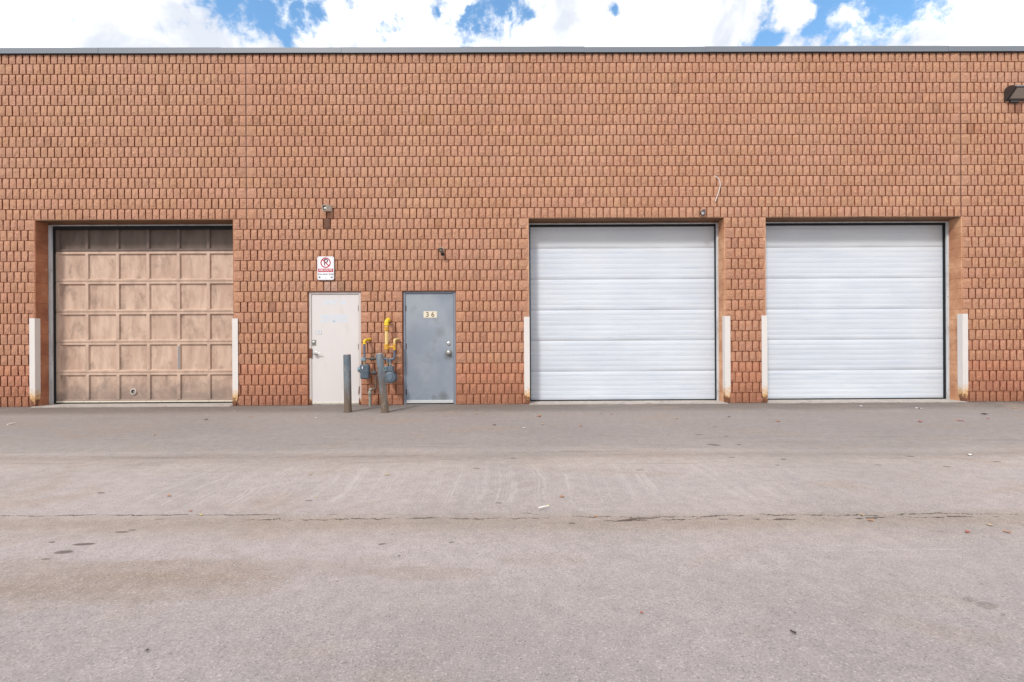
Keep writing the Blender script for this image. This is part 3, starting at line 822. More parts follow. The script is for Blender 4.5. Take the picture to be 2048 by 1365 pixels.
def white_overhead(x0, x1, px_ref, tops, flL, flR, slL, slR, label, dent):
    z_hd = at(px_ref, tops[0], RVY).z
    surround(x0, x1, flL, flR, slL, slR, z_hd, .020, .034, .02, label)
    xl, xr = x0+flL+slL-.012, x1-flR-slR+.012
    zb = [at(px_ref, y, DY).z for y in tops[1:]]           # section joints from the bottom up
    zb[0] = max(zb[0], .03); zb[-1] = z_hd+.02
    base = MB(); base.box(xl, xr, DY+.035, DY+.048, zb[0], zb[-1])
    o = base.build('garage_door', M_black, bld, smooth=False); o['label'] = label
    nsec = len(zb)-1
    for s_ in range(nsec):
        z0, z1 = zb[s_]+.0010, zb[s_+1]-.0010
        prof = []; hh = z1-z0; nr = 6 if s_ < nsec-1 else 5
        prof.append((DY+.034, z0)); prof.append((DY+.0012, z0)); prof.append((DY-.001, z0+.003))
        for r_ in range(1, nr):
            z = z0 + hh*r_/nr
            dpt = .0006
            prof += [(DY-.0008, z-.016), (DY+dpt, z-.007), (DY+dpt, z+.003), (DY-.001, z+.013)]
        prof += [(DY-.001, z1-.003), (DY+.0012, z1), (DY+.034, z1)]
        p = MB(); n = 12; rows = []
        rnd = random.Random(s_*31+int(px_ref))
        for i in range(n+1):
            x = xl+(xr-xl)*i/n
            rows.append([p.bm.verts.new((x, y+(rnd.uniform(-.0011, .0011) if 0 < j < len(prof)-1 and 0 < i < n else 0), z)) for j, (y, z) in enumerate(prof)])
        for i in range(n):
            for j in range(len(prof)-1):
                p.bm.faces.new((rows[i][j], rows[i+1][j], rows[i+1][j+1], rows[i][j+1]))
        p.bm.faces.new(rows[0]); p.bm.faces.new(list(reversed(rows[-1])))
        p.build('panel', M_white_door, o, angle=50)
    s = MB(); s.box(xl-.02, xr+.02, DY-.012, DY+.03, .010, zb[0]+.006, bev=.006); s.build('bottom_seal', M_black, o)
    return o, xl, xr
white_overhead(XM0, XM1, 1240, (448.3, 801.5, 743, 681.5, 620.5, 559, 497, 440), .026, .040, .022, .008, 'white ribbed overhead door in the middle opening, beside the grey door', 0)
white_overhead(XR0, XR1, 1710, (445.6, 799.5, 740.5, 679.5, 618.5, 557, 495, 438), .030, .042, .022, .006, 'white ribbed overhead door in the right opening', 1)
for i, (x0, x1) in enumerate(((XL0, XL1), (XM0, XM1), (XR0, XR1))):
    mb = MB(); n = 26; yf = -.10
    top = []; fr = []
    rnd = random.Random(i)
    pts = [(x0+.0+(x1-x0)*j/n, yf+rnd.uniform(-.010, .012)) for j in range(n+1)]
    outline = [(x, y, .013) for (x, y) in pts] + [(x1, .50, .013), (x0, .50, .013)]
    mb.prism(outline, (0, 0, -.12)); o = mb.build('concrete_sill', M_conc, bld, smooth=False)

# ------------------------------------------------------------------ steel doors
def steel_door(x0, x1, fy, ly, leaf_mat, frame_mat, hinge_right, label, fw=.050):
    zt = Z_DOOR-.004
    fr = MB()
    fr.box(x0+.001, x0+fw, fy, .24, .0, zt, bev=.003); fr.box(x1-fw, x1-.001, fy, .24, .0, zt, bev=.003)
    fr.box(x0+fw, x1-fw, fy, .24, zt-fw, zt, bev=.003)
    fr.box(x0+.001, x1-.001, fy+.01, .24, -.05, .012, mat=1)
    f_ = fr.build('door_frame', [frame_mat, M_conc], bld); f_['label'] = 'frame of the '+label
    a, b_ = x0+fw+.003, x1-fw-.003
    lf = MB(); lf.box(a, b_, ly, ly+.045, .018, zt-fw-.004, bev=.003)
    leaf = lf.build('door', leaf_mat, bld); leaf['label'] = label
    dk = MB(); dk.box(x0+fw-.01, x1-fw+.01, ly+.06, ly+.07, .0, zt); dk.build('door_stop', M_black, f_)
    hx = b_+.002 if hinge_right else a-.002
    for z in (.24, 1.13, 1.87):
        h = MB(); h.tube([(hx, ly-.006, z-.055), (hx, ly-.006, z+.055)], .0085, 10)
        h.box(hx-.016, hx+.016, ly-.004, ly+.001, z-.05, z+.05)
        for q in (-.03, 0, .03): h.lathe((hx, ly-.006, z+q-.003), (0, 0, 1), [(0, .0105), (.005, .0105)], 10)
        h.build('hinge', M_hinge if not hinge_right else M_latch, leaf)
    return leaf, a, b_
# off-white door
leafA, a0, a1 = steel_door(DA0, DA1, .045, .058, M_offwhite, M_offwhite_frame, True, 'off-white steel door with ghost lettering and rusty latch guard')
LY = .058
s = MB(); s.box(a0+.004, a1-.004, LY-.008, LY+.001, .022, .058, bev=.002)
for i in range(6): s.lathe((a0+.06+i*.155, LY-.008, .040), (0, -1, 0), [(0, .006), (.003, .004)], 8, mat=1)
s.build('kick_strip', [simple('pale_sweep', (.62, .58, .50), .5, var=.12, scale=20), M_rust], leafA)
p = at(627, 686, LY); s = MB(); s.box(a0+.001, p.x+.052, LY-.006, LY+.001, p.z-.056, p.z+.056, bev=.002)
s.lathe((p.x+.006, LY-.006, p.z+.004), (0, -1, 0), [(0, .030), (.010, .029), (.014, .024), (.016, .010), (.017, .002)], 20, mat=1)
s.box(p.x+.0035, p.x+.0085, LY-.0245, LY-.022, p.z-.008, p.z+.012, mat=2)
s.build('deadbolt', [M_latch, M_steel, M_dark], leafA)
p = at(621.5, 707, LY); s = MB(); s.box(p.x-.042, p.x+.032, LY-.022, LY-.013, p.z-.092, p.z+.092, bev=.003)
s.box(p.x+.014, p.x+.032, LY-.016, LY+.001, p.z-.09, p.z+.09); s.lathe((p.x-.005, LY-.022, p.z+.065), (0, -1, 0), [(0, .008), (.004, .006)], 10); s.lathe((p.x-.005, LY-.022, p.z-.065), (0, -1, 0), [(0, .008), (.004, .006)], 10)
o = s.build('latch_guard', M_rust, leafA)
p = at(629.5, 707, LY-.05); s = MB(); s.lathe((p.x, LY, p.z), (0, -1, 0), [(0, .036), (.008, .036), (.014, .020), (.034, .018), (.040, .030), (.055, .036), (.068, .032), (.072, .012), (.073, .001)], 22)
s.tube([(p.x+.02, LY-.058, p.z), (p.x+.112, LY-.058, p.z+.001)], .009, 10, round_=0); s.build('lever_handle', M_steel, leafA)
p = at(637.3, 665.5, LY); s = MB(); s.box(p.x-.060, p.x+.060, LY-.0022, LY, p.z-.033, p.z+.033, mat=1); s.box(p.x-.054, p.x+.054, LY-.0034, LY-.0020, p.z-.027, p.z+.027, mat=0)
join_mesh(s, text_mesh('ALARMED', .020, (p.x, LY-.0040, p.z+.008), FACE, sx=.85, bold=.0008), 1); s.box(p.x-.04, p.x+.04, LY-.0040, LY-.0030, p.z-.016, p.z-.013, mat=1)
s2 = s.build('sticker', [M_sticker, M_sticker_ink], leafA, smooth=False)
for (px, py, txt, sz, sx_) in ((668.5, 605.5, 'UNIT 36', .125, 1.0), (668, 634.2, 'DEKOUDREZ', .088, 1.02), (668, 642.3, 'AUTOMOTIVE', .080, 1.0)):
    p = at(px, py, LY); me = text_mesh(txt, sz, (p.x, LY-.0008, p.z), FACE @ Matrix.Rotation(R(0), 4, 'Z'), sx=sx_, bold=.003, ext=.0004)
    me.materials.clear(); me.materials.append(M_ghost); obj('faded_lettering', me, leafA)
# rusted-through corners of the frame
s = MB(); s.prism([(DA1-.058, .040, .02), (DA1-.020, .040, .02), (DA1-.026, .040, .11), (DA1-.048, .040, .135)], (0, .004, 0)); s.prism([(DA1-.060, .040, .22), (DA1-.040, .040, .21), (DA1-.034, .040, .34), (DA1-.052, .040, .37)], (0, .004, 0))
s.prism([(DA0+.012, .040, .02), (DA0+.052, .040, .02), (DA0+.044, .040, .09), (DA0+.022, .040, .115)], (0, .004, 0))
o = s.build('rust_patch', M_rust, leafA, smooth=False)
# grey door
leafB, b0, b1 = steel_door(DB0, DB1, .050, .064, M_grey_door, M_grey_frame, False, 'blue-grey steel door with number plate 36', .044)
LY = .064
s = MB(); s.box(b0+.006, b1-.006, LY-.010, LY+.001, .024, .082, bev=.003); s.build('kick_strip', M_alu, leafB)
s = MB(); s.box(b0, b1, LY-.006, LY+.02, .004, .020); s.build('bottom_seal', M_black, leafB)
p = at(860.5, 629.6, LY); s = MB(); s.box(p.x-.130, p.x+.130, LY-.006, LY+.001, p.z-.064, p.z+.064, bev=.002)
s.build('number_plate', M_cream, leafB)
for (dx, ch) in ((-.055, '3'), (.050, '6')):
    me = text_mesh(ch, .135, (p.x+dx, LY-.0075, p.z-.002), FACE, bold=.0008, ext=.0008); me.materials.clear(); me.materials.append(M_bronze_txt); obj('numeral', me, leafB)
p = at(897.4, 687.5, LY); s = MB(); s.lathe((p.x, LY, p.z), (0, -1, 0), [(0, .036), (.012, .035), (.018, .026), (.019, .016), (.016, .015), (.016, .001)], 24)
s.box(p.x-.002, p.x+.002, LY-.0175, LY-.016, p.z-.007, p.z+.007, mat=1); s.build('deadbolt', [M_steel, M_dark], leafB)
p = at(897.4, 705.5, LY-.04); s = MB(); s.lathe((p.x, LY, p.z-.012), (0, -1, 0), [(0, .066), (.005, .065), (.009, .055)], 26, mat=1)
s.lathe((p.x, LY-.008, p.z), (0, -1, 0), [(0, .020), (.025, .018), (.034, .030), (.050, .036), (.060, .033), (.066, .018), (.067, .001)], 24)
s.build('door_knob', [M_steel, simple('dark_rose', (.17, .175, .165), .45, .4)], leafB)

# ------------------------------------------------------------------ corner guards (painted steel angles)
def guard(xc, side, label, z_top, leg=.105, dep=.11, lean=0.0):
    """side=+1: the reveal lies to the right of the corner (left edge of an opening); -1: to the left"""
    o = empty('corner_guard', (xc, 0, 0), label, 'corner guard', 'white steel corner guards at the overhead doors')
    th = .009; f = MB()
    yo = -.022
    xe_ = xc + side*.012                                   # outer corner stands proud in the opening
    zt = z_top
    prof = [(0, 0), (.028, .0), (.006, .05), (-.0, .22), (0, zt)]
    # front leg, its outer edge drawn in at the foot
    fl = [(xe_, 0), (xe_, zt), (xe_-side*leg, zt), (xe_-side*leg, .25), (xe_-side*(leg*.92), .15), (xe_-side*(leg*.68), .06), (xe_-side*leg*.5, 0)]
    f.prism([(x+lean*z, yo, z) for (x, z) in fl], (0, th, 0))
    f.build('front_leg', M_guard, o, smooth=False)
    g = MB()
    sl_ = [(yo+th, 0), (yo+th, zt), (yo+dep, zt), (yo+dep, .25), (yo+dep*.90, .15), (yo+dep*.60, .06), (yo+dep*.45, 0)]
    g.prism([(xe_-side*th+lean*z, y, z) for (y, z) in sl_], (side*th, 0, 0))
    g.build('side_leg', M_guard, o, smooth=False)
    r_ = MB()
    r_.prism([(xe_-side*(leg*.5), .001, .005), (xe_-side*(leg*1.05), .001, .005), (xe_-side*(leg*1.02), .001, .06), (xe_-side*leg*.98, .001, .20), (xe_-side*leg*.6, .001, .16)], (0, -.004, 0))
    r_.build('rust_stain', M_rust, o, smooth=False)
    return o
zt = lambda px, py: at(px, py, -.02).z
guard(XL0, +1, 'white corner guard left of the brown overhead door, rusted at its foot', zt(66, 637))
guard(XL1, -1, 'white corner guard right of the brown overhead door', zt(470, 637.5), leg=.108)
guard(XM0, +1, 'white corner guard left of the middle overhead door, rust chip near its foot', zt(1053, 634), leg=.108)
guard(XM1, -1, 'white corner guard right of the middle overhead door, chipped at its lower edge', zt(1454, 632.5))
guard(XR0, +1, 'white corner guard left of the right-hand overhead door, orange rust at its foot', zt(1531, 631.5), leg=.108)
guard(XR1, -1, 'white corner guard at the far right of the right-hand overhead door, flaking along its edge', zt(1929, 628))

# ------------------------------------------------------------------ bollards
def bollard(base_px, top_px, diam, label, cap=True):
    b0_ = ground_at(*base_px); tp = at(top_px[0], top_px[1], b0_.y-.02)
    o = empty('bollard', b0_, label, 'bollard', 'steel pipe bollards in front of the gas meters')
    ax = (tp-b0_).normalized(); L = (tp-b0_).length; r_ = diam/2
    p = MB(); p.lathe(b0_-ax*.05, ax, [(0, r_*1.03), (.12, r_), (L*.5, r_*.995), (L+.04, r_), (L+.048, r_*.96)], 28)
    p.build('post', M_bollard, o)
    if cap:
        c_ = MB(); c_.lathe(b0_+ax*(L-.006), ax, [(0, r_*.93), (.008, r_*.9), (.014, r_*.6), (.016, .001)], 28); c_.build('cap', simple('worn_cap', (.42, .33, .30), .7, var=.2, scale=30), o)
    k = MB(); rnd = random.Random(3)
    k.lathe((b0_.x, b0_.y, -.01), (0, 0, 1), [(0, r_*1.5), (.014, r_*1.35), (.019, r_*.9)], 18); k.build('collar', simple('rusty_collar', (.13, .085, .06), .9, var=.3, scale=20), o)
    return o
bollard((696.0, 825.0), (694.0, 709.5), .127, 'upright blue-grey pipe bollard in front of the off-white door')
bollard((770.5, 825.5), (758.8, 708.0), .124, 'leaning blue-grey pipe bollard in front of the gas meters')

# ------------------------------------------------------------------ gas meter set
gm = empty('gas_meter_set', at(745, 812, -.2), 'gas meters with yellow and grey pipework on the wall between the two doors', 'gas meters')
gm.location.z = 0
PY = -.20
def P(px, py, y=PY): return at(px, py, y)
def pipe(name, pts, r, mat, n=14, round_=.03, label=None):
    m = MB(); m.tube(pts, r, n, round_=round_); o = m.build(name, mat, gm)
    if label: o['label'] = label
    return o
def fit(name, prof_pts, r, mat, bead=.004, n=16, label=None):
    a, b_ = Vector(prof_pts[0]), Vector(prof_pts[1]); L = (b_-a).length
    m = MB(); m.lathe(a, b_-a, [(0, r), (L*.0+.004, r+bead), (.014 if L > .03 else L*.3, r+bead), (.018 if L > .03 else L*.4, r), (L-(.018 if L > .03 else L*.4), r), (L-(.014 if L > .03 else L*.3), r+bead), (L-.004, r+bead), (L, r)], n)
    o = m.build(name, mat, gm)
    if label: o['label'] = label
    return o
# main yellow riser into the wall
top = P(773.5, 640.5); 
pipe('pipe', [P(773.2, 706), P(773.2, 650)], .0335, M_pale_yellow, label='thick pale yellow vertical pipe')
m = MB(); m.tube([P(773.2, 650), P(773.2, 643), P(773.2, 641)+Vector((.02, .05, .01)), P(775, 641, .04)+Vector((.02, 0, 0))], .041, 18, round_=.05); m.lathe(P(773.2, 651.5), (0, 0, 1), [(0, .044), (.004, .047), (.018, .047), (.022, .041)], 18)
o = m.build('elbow', M_yellow, gm); o['label'] = 'yellow elbow at the top of the thick pipe, entering the wall'
fit('union', (P(773.2, 661.5), P(773.2, 654.5)), .044, M_gold, .007, 8)
fit('tee', (P(773.2, 699.5), P(773.2, 689)), .042, M_gold, .005)
m = MB(); m.lathe(P(773.2, 708.5), (0, 0, 1), [(0, .030), (.01, .036), (.07, .037), (.08, .033)], 16); m.build('end_cap', M_copper, gm)
pipe('pipe', [P(775.5, 694.5), P(788.5, 694.5)], .019, M_gold, label='golden cross pipe joining the two yellow risers'); fit('nipple', (P(778.5, 694.5), P(780.2, 694.5)), .024, M_gold, .002)
fit('tee', (P(788.9, 700.8), P(788.9, 689)), .027, M_gold, .004)
pipe('pipe', [P(788.9, 690), P(788.9, 682)], .019, M_pale_yellow)
m = MB(); m.tube([P(788.9, 686.5), P(788.9, 680.5), P(791, 679.3, PY+.03), P(796.5, 678.8, -.02), P(797.5, 678.8, .03)], .0225, 14, round_=.03); o = m.build('elbow', M_pale_yellow, gm); o['label'] = 'pale yellow elbow of the right riser'
pipe('pipe', [P(788.9, 700.5), P(789, 715.5), P(786, 719), P(781.5, 719), P(780.4, 722), P(780.4, 733)], .0205, M_pipe_grey, round_=.035, label='grey pipe bending down into the right meter')
m = MB(); m.tube([P(789, 711), P(789, 715.5), P(786, 718.8), P(783, 719)], .0245, 14, round_=.03); m.tube([P(783, 719), P(780.8, 719), P(780.4, 722), P(780.4, 725)], .027, 14, round_=.02); m.build('elbow', M_pipe_grey, gm)
m = MB(); m.tube([P(769, 718, PY+.02), P(773.5, 718), P(775.0, 720), P(775.0, 725)], .024, 14, round_=.025); m.build('elbow', M_pipe_grey, gm)
fit('nipple', (P(775.0, 732), P(775.0, 724)), .016, simple('brass_nipple', (.28, .20, .10), .5, .3), .004)
fit('nipple', (P(780.6, 731.5), P(780.6, 724.5)), .022, M_riser, .004)
# left riser
m = MB(); m.tube([P(728.8, 688.5), P(728.8, 682.6), P(731, 680.8, PY+.02), P(735, 679.8, -.06), P(741.5, 679.4, .03)], .0245, 16, round_=.035); m.lathe(P(728.8, 689), (0, 0, 1), [(0, .028), (.003, .031), (.012, .031), (.016, .026)], 16)
o = m.build('elbow', M_yellow, gm); o['label'] = 'bright yellow elbow of the left riser, entering the wall'
pipe('pipe', [P(728.6, 687), P(729, 718)], .0205, M_pipe_grey, label='grey vertical pipe above the left meter')
fit('union', (P(728.5, 722), P(728.5, 716)), .031, M_meter_light, .005, 10)
fit('nipple', (P(729.2, 731), P(729.2, 722)), .017, simple('olive_nipple', (.26, .22, .12), .6), .005)
fit('nipple', (P(724.2, 731), P(724.2, 721)), .014, M_pipe_brown, .003)
m = MB(); m.tube([P(724.2, 722), P(724.2, 718.2), P(726, 717.6)], .024, 14, round_=.02); m.build('elbow', M_meter_light, gm)
# header between the meters with its valve
pipe('pipe', [P(727, 718.0, PY+.03), P(772, 717.4, PY+.03)], .0125, M_pipe_dark, label='dark horizontal pipe between the meters')
m = MB(); a = P(738.5, 718, PY+.03); b_ = P(752, 718, PY+.03)
m.lathe(a, b_-a, [(0, .020), (.012, .026), (.03, .026), (.045, .034), (.075, .036), (.095, .028), (.12, .026), (.13, .018)], 12)
m.box(a.x+.05, a.x+.085, a.y-.012, a.y+.012, a.z+.03, a.z+.058, bev=.003); m.build('valve', M_pipe_dark, gm)
m = MB(); a = P(764.5, 717, PY+.03); b_ = P(771.5, 717, PY+.03); m.lathe(a, b_-a, [(0, .024), (.01, .035), (.03, .038), (.05, .036), (.07, .024)], 10); m.build('valve', M_pipe_dark, gm)
fit('nipple', (P(753.5, 718, PY+.03), P(757.5, 718, PY+.03)), .017, M_galv, .003)
# left meter
lm = MB()
c0 = P(730.0, 737.2, PY-.01); w_, h_, d_ = .165, .145, .13
lm.box(c0.x-w_/2, c0.x+w_/2, c0.y-d_/2, c0.y+d_/2, c0.z-h_/2, c0.z+h_/2, bev=.016)
c1 = P(730.4, 750.8, PY-.01); lm.box(c1.x-.078, c1.x+.080, c1.y-.068, c1.y+.068, c1.z-.068, c1.z+.072, bev=.018)
lm.box(c0.x-w_/2-.006, c0.x+w_/2+.006, c0.y-.073, c0.y+.073, c0.z-h_/2-.006, c0.z-h_/2+.010, bev=.004)
lo = lm.build('meter', M_meter, gm); lo['label'] = 'box-shaped grey gas meter on the left'
m = MB(); q = P(717.3, 739.2, PY-.02); m.lathe(q+Vector((.045, .0, 0)), (-1, -.25, 0), [(0, .040), (.03, .046), (.055, .046), (.062, .036), (.064, .002)], 20); m.build('index_cover', M_meter_light, lo)
m = MB(); q = P(725.0, 736.2, PY-.01-d_/2-.004); m.box(q.x-.020, q.x+.020, q.y-.003, q.y+.008, q.z-.040, q.z+.035, bev=.004); m.box(q.x-.010, q.x+.008, q.y-.006, q.y-.002, q.z-.016, q.z+.022, mat=1); m.build('badge', [M_pipe_grey, M_sign_white], lo)
# right meter
c0 = P(779.3, 738.2, PY-.01)
rm = MB(); rm.box(c0.x-.082, c0.x+.078, c0.y-.065, c0.y+.06, c0.z-.052, c0.z+.052, bev=.012)
rm.box(c0.x-.075, c0.x+.090, c0.y-.060, c0.y+.06, c0.z-.075, c0.z-.046, bev=.008)
c1 = P(781.6, 755.3, PY-.01)
rm.lathe(c1+Vector((0, .075, 0)), (0, -1, 0), [(0, .098), (.004, .108), (.018, .108), (.022, .099), (.135, .099), (.139, .108), (.152, .108), (.158, .100), (.164, .085), (.168, .001)], 30)
for q_ in range(8):
    a_ = q_*math.pi/4+.2; rm.lathe(c1+Vector((.103*math.cos(a_), -.078, .103*math.sin(a_))), (0, -1, 0), [(0, .009), (.006, .008), (.008, .002)], 8)
ro = rm.build('meter', M_meter, gm); ro['label'] = 'round-bodied grey gas meter on the right'
m = MB(); m.prism([(c1.x-.050, c1.y-.0945, c1.z+.055), (c1.x+.052, c1.y-.0945, c1.z+.055), (c1.x+.040, c1.y-.0945, c1.z-.02), (c1.x, c1.y-.0945, c1.z-.055), (c1.x-.038, c1.y-.0945, c1.z-.02)], (0, .006, 0)); m.build('badge', simple('meter_badge', (.12, .155, .20), .4), ro)
m = MB(); q = P(770.6, 738.2, PY-.08); m.box(q.x-.020, q.x+.022, q.y-.01, q.y+.02, q.z-.046, q.z+.046, bev=.006); m.box(q.x-.012, q.x+.012, q.y-.013, q.y-.009, q.z-.015, q.z+.03, mat=1); m.build('index_cover', [M_meter_light, M_teal], ro)
# regulator
m = MB(); q = P(749.0, 745.5, PY); m.lathe(q+Vector((0, 0, -.045)), (0, 0, 1), [(0, .018), (.006, .040), (.026, .046), (.036, .060), (.048, .064), (.054, .056), (.064, .036), (.078, .028), (.095, .024), (.098, .001)], 24)
m.lathe(q+Vector((0, 0, -.012)), (-.4, -1, .0), [(0, .026), (.050, .025), (.056, .014)], 12); m.build('regulator', M_pipe_dark, gm)['label'] = 'domed dark pressure regulator'
m = MB(); m.lathe(q+Vector((0, 0, -.013)), (0, 0, 1), [(0, .066), (.003, .069), (.010, .069), (.013, .066)], 24); m.build('flange', M_meter, gm)
pipe('pipe', [P(751.5, 752), P(751.5, 776), P(749.5, 778.5), P(743, 779), P(740.5, 779.6)], .019, M_pipe_brown, round_=.03, label='brown corroded pipe below the regulator')
pipe('pipe', [P(738.5, 744.5), P(746, 744.5)], .014, M_pipe_brown)
m = MB(); m.tube([P(744, 779), P(740.2, 779.4), P(739.8, 783), P(739.8, 786)], .026, 14, round_=.02); m.build('elbow', M_riser, gm)
m = MB(); q = P(739.8, 792.5); m.lathe(q, (0, 0, 1), [(0, .022), (.01, .030), (.035, .030), (.045, .038), (.075, .038), (.085, .028), (.10, .024)], 12); m.box(q.x-.046, q.x+.046, q.y-.012, q.y+.008, q.z+.045, q.z+.062, bev=.004); m.build('valve', M_riser, gm)
g0 = ground_at(740.0, 815); pipe('pipe', [P(739.8, 793), (P(739.9, 793).x, PY, -.05)], .0245, M_riser, label='greenish riser pipe coming out of the asphalt')

# ------------------------------------------------------------------ fire route sign
c_ = at(651.2, 536.8, -.035); cx, cz = c_.x, c_.z
sg = empty('fire_route_sign', (cx, 0, cz), 'white no-parking FIRE ROUTE sign on the wall above the off-white door', 'sign')
W2, H2 = .160, .226; SY = -.032
def rrect(w2, h2, r, y, n=5):
    pts = []
    for (qx, qz, a0) in ((w2-r, h2-r, 0), (-w2+r, h2-r, 90), (-w2+r, -h2+r, 180), (w2-r, -h2+r, 270)):
        for i in range(n+1):
            a = R(a0+90*i/n); pts.append((cx+qx+r*math.cos(a), y, cz+qz+r*math.sin(a)))
    return pts
m = MB(); m.prism(rrect(W2, H2, .036, SY), (0, .003, 0)); plate = m.build('plate', M_sign_white, sg, smooth=False)
def ringstrip(mb, w2, h2, r, th, y, mat):
    o_ = rrect(w2, h2, r, y); i_ = rrect(w2-th, h2-th, r-th, y); n = len(o_)
    vo = [mb.bm.verts.new(v) for v in o_]; vi = [mb.bm.verts.new(v) for v in i_]
    for a in range(n):
        f = mb.bm.faces.new((vo[a], vo[(a+1) % n], vi[(a+1) % n], vi[a])); f.material_index = mat
m = MB(); ringstrip(m, W2-.014, H2-.014, .030, .0025, SY-.0006, 0)
m.build('border', M_sign_ink, plate, smooth=False)
m = MB(); zc = cz+.105; n = 40; ro_, ri_ = .099, .078
vo = [m.bm.verts.new((cx+ro_*math.cos(2*math.pi*i/n), SY-.0016, zc+ro_*math.sin(2*math.pi*i/n))) for i in range(n)]
vi = [m.bm.verts.new((cx+ri_*math.cos(2*math.pi*i/n), SY-.0016, zc+ri_*math.sin(2*math.pi*i/n))) for i in range(n)]
for i in range(n): m.bm.faces.new((vo[i], vo[(i+1) % n], vi[(i+1) % n], vi[i]))
m.box(cx-.090, cx+.090, SY-.0024, SY-.0020, zc-.0100, zc+.0100, rot=Matrix.Rotation(R(45), 3, 'Y'), piv=Vector((cx, SY, zc)))
m.build('prohibition_ring', M_sign_red, plate, smooth=False)
me = text_mesh('P', .175, (cx+.004, SY-.0008, zc+.002), FACE, bold=.002, ext=.0002); me.materials.clear(); me.materials.append(M_sign_ink); obj('letter', me, plate)
m = MB(); m.box(cx-.145, cx+.145, SY-.0012, SY-.0004, cz-.075, cz-.008); m.build('red_band', M_sign_red, plate, smooth=False)
me = text_mesh('FIRE ROUTE', .056, (cx, SY-.0018, cz-.0415), FACE, sx=.84, bold=.0008, ext=.0002); me.materials.clear(); me.materials.append(M_sign_white); obj('lettering', me, plate)
me = text_mesh('TOW AWAY ZONE', .040, (cx, SY-.0010, cz-.119), FACE, sx=.86, bold=.0008, ext=.0002); me.materials.clear(); me.materials.append(M_sign_ink); obj('lettering', me, plate)
for sd in (-1, 1):
    m = MB(); x = cx+sd*.118; z = cz-.173
    m.prism([(x+sd*.022, SY-.0012, z), (x-sd*.006, SY-.0012, z+.021), (x-sd*.006, SY-.0012, z-.021)], (0, .0004, 0)); m.box(min(x-sd*.024, x-sd*.004), max(x-sd*.024, x-sd*.004), SY-.0012, SY-.0008, z-.006, z+.006)
    m.build('arrow', M_sign_ink, plate, smooth=False)
m = MB()
for z in (cz-.198, cz+.212): m.lathe((cx, SY, z), (0, -1, 0), [(0, .006), (.003, .005), (.004, .001)], 10)
m.build('bolt', M_latch, sg)
m = MB(); m.box(cx-.02, cx+.02, SY+.003, .012, cz-.22, cz+.2); m.build('mounting_bracket', M_latch, sg, smooth=False)

# ------------------------------------------------------------------ small square lamp above the sign
q = at(656.5, 416.5, -.05); sq = empty('square_spotlight', (q.x, 0, q.z), 'small beige box spotlight with a round lens high above the fire route sign', 'wall light')
rot = Matrix.Rotation(R(-24), 3, 'Z') @ Matrix.Rotation(R(6), 3, 'X'); piv = Vector((q.x+.02, .0, q.z))
hw, dd = .056, .115
m = MB(); w_ = .007
for (xa, xb_, za, zb_) in ((-hw, hw, hw-w_, hw), (-hw, hw, -hw, -hw+w_), (-hw, -hw+w_, -hw+w_, hw-w_), (hw-w_, hw, -hw+w_, hw-w_)):
    m.box(q.x+xa, q.x+xb_, -dd-.02, -.015, q.z+za, q.z+zb_)
m.box(q.x-hw, q.x+hw, -.022, .004, q.z-hw, q.z+hw)
for v in m.bm.verts: v.co = piv + rot @ (v.co-piv)
hs = m.build('housing', M_lamp_box, sq, smooth=False)
m = MB(); m.box(q.x-hw+w_, q.x+hw-w_, -.06, -.055, q.z-hw+w_, q.z+hw-w_)
for v in m.bm.verts: v.co = piv + rot @ (v.co-piv)
m.build('reflector', M_dark, sq, smooth=False)
m = MB(); m.lathe((q.x-.005, -.06, q.z+.002), (0, -1, 0), [(0, .022), (.035, .026), (.050, .022), (.056, .012), (.057, .001)], 20)
m.box(q.x-hw+w_, q.x+hw-w_, -.088, -.084, q.z-.002, q.z+.002); m.box(q.x-.002, q.x+.002, -.088, -.084, q.z-hw+w_, q.z+hw-w_)
for v in m.bm.verts: v.co = piv + rot @ (v.co-piv)
m.build('lens', M_bulb, sq)
m = MB(); q2 = at(655.8, 461.8); q3 = at(656.2, 478); m.tube([(q2.x, .004, at(655, 425).z), (q2.x, .004, q2.z), (q3.x, .010, q3.z)], .005, 6)
m.build('cable', simple('dark_cable', (.05, .045, .06), .6), sq)

# ------------------------------------------------------------------ small dark lamps
q = at(882.0, 499.5, -.03); l2 = empty('round_spotlight', (q.x, 0, q.z), 'small dark round spotlight on the wall above the grey door 36', 'wall light')
ax = Vector((-.12, -.85, -.45))
m = MB(); m.lathe((q.x+.002, .015, q.z+.010), (0, -1, 0), [(0, .046), (.012, .046), (.02, .030)], 20); m.build('base_plate', M_lamp_beige, l2)
m = MB(); m.lathe(Vector((q.x+.004, -.005, q.z+.018)), ax, [(0, .028), (.02, .036), (.075, .040), (.082, .038), (.082, .033), (.062, .030)], 22, caps=False); m.build('lamp_housing', M_lamp_dark, l2)
m = MB(); m.lathe(Vector((q.x+.004, -.005, q.z+.018))+ax.normalized()*.060, ax, [(0, .033), (.008, .028), (.012, .001)], 20); m.build('lens', M_lamp_beige, l2)
s_ = at(885.2, 508.3, -.08); m = MB(); m.lathe(Vector((s_.x, -.05, s_.z+.01)), (.0, -1, -.35), [(0, .016), (.015, .032), (.040, .036), (.060, .030), (.068, .016), (.070, .001)], 20); m.tube([(s_.x, -.06, s_.z), (s_.x-.015, .01, s_.z+.03)], .010, 8); m.build('motion_sensor', M_black, l2)

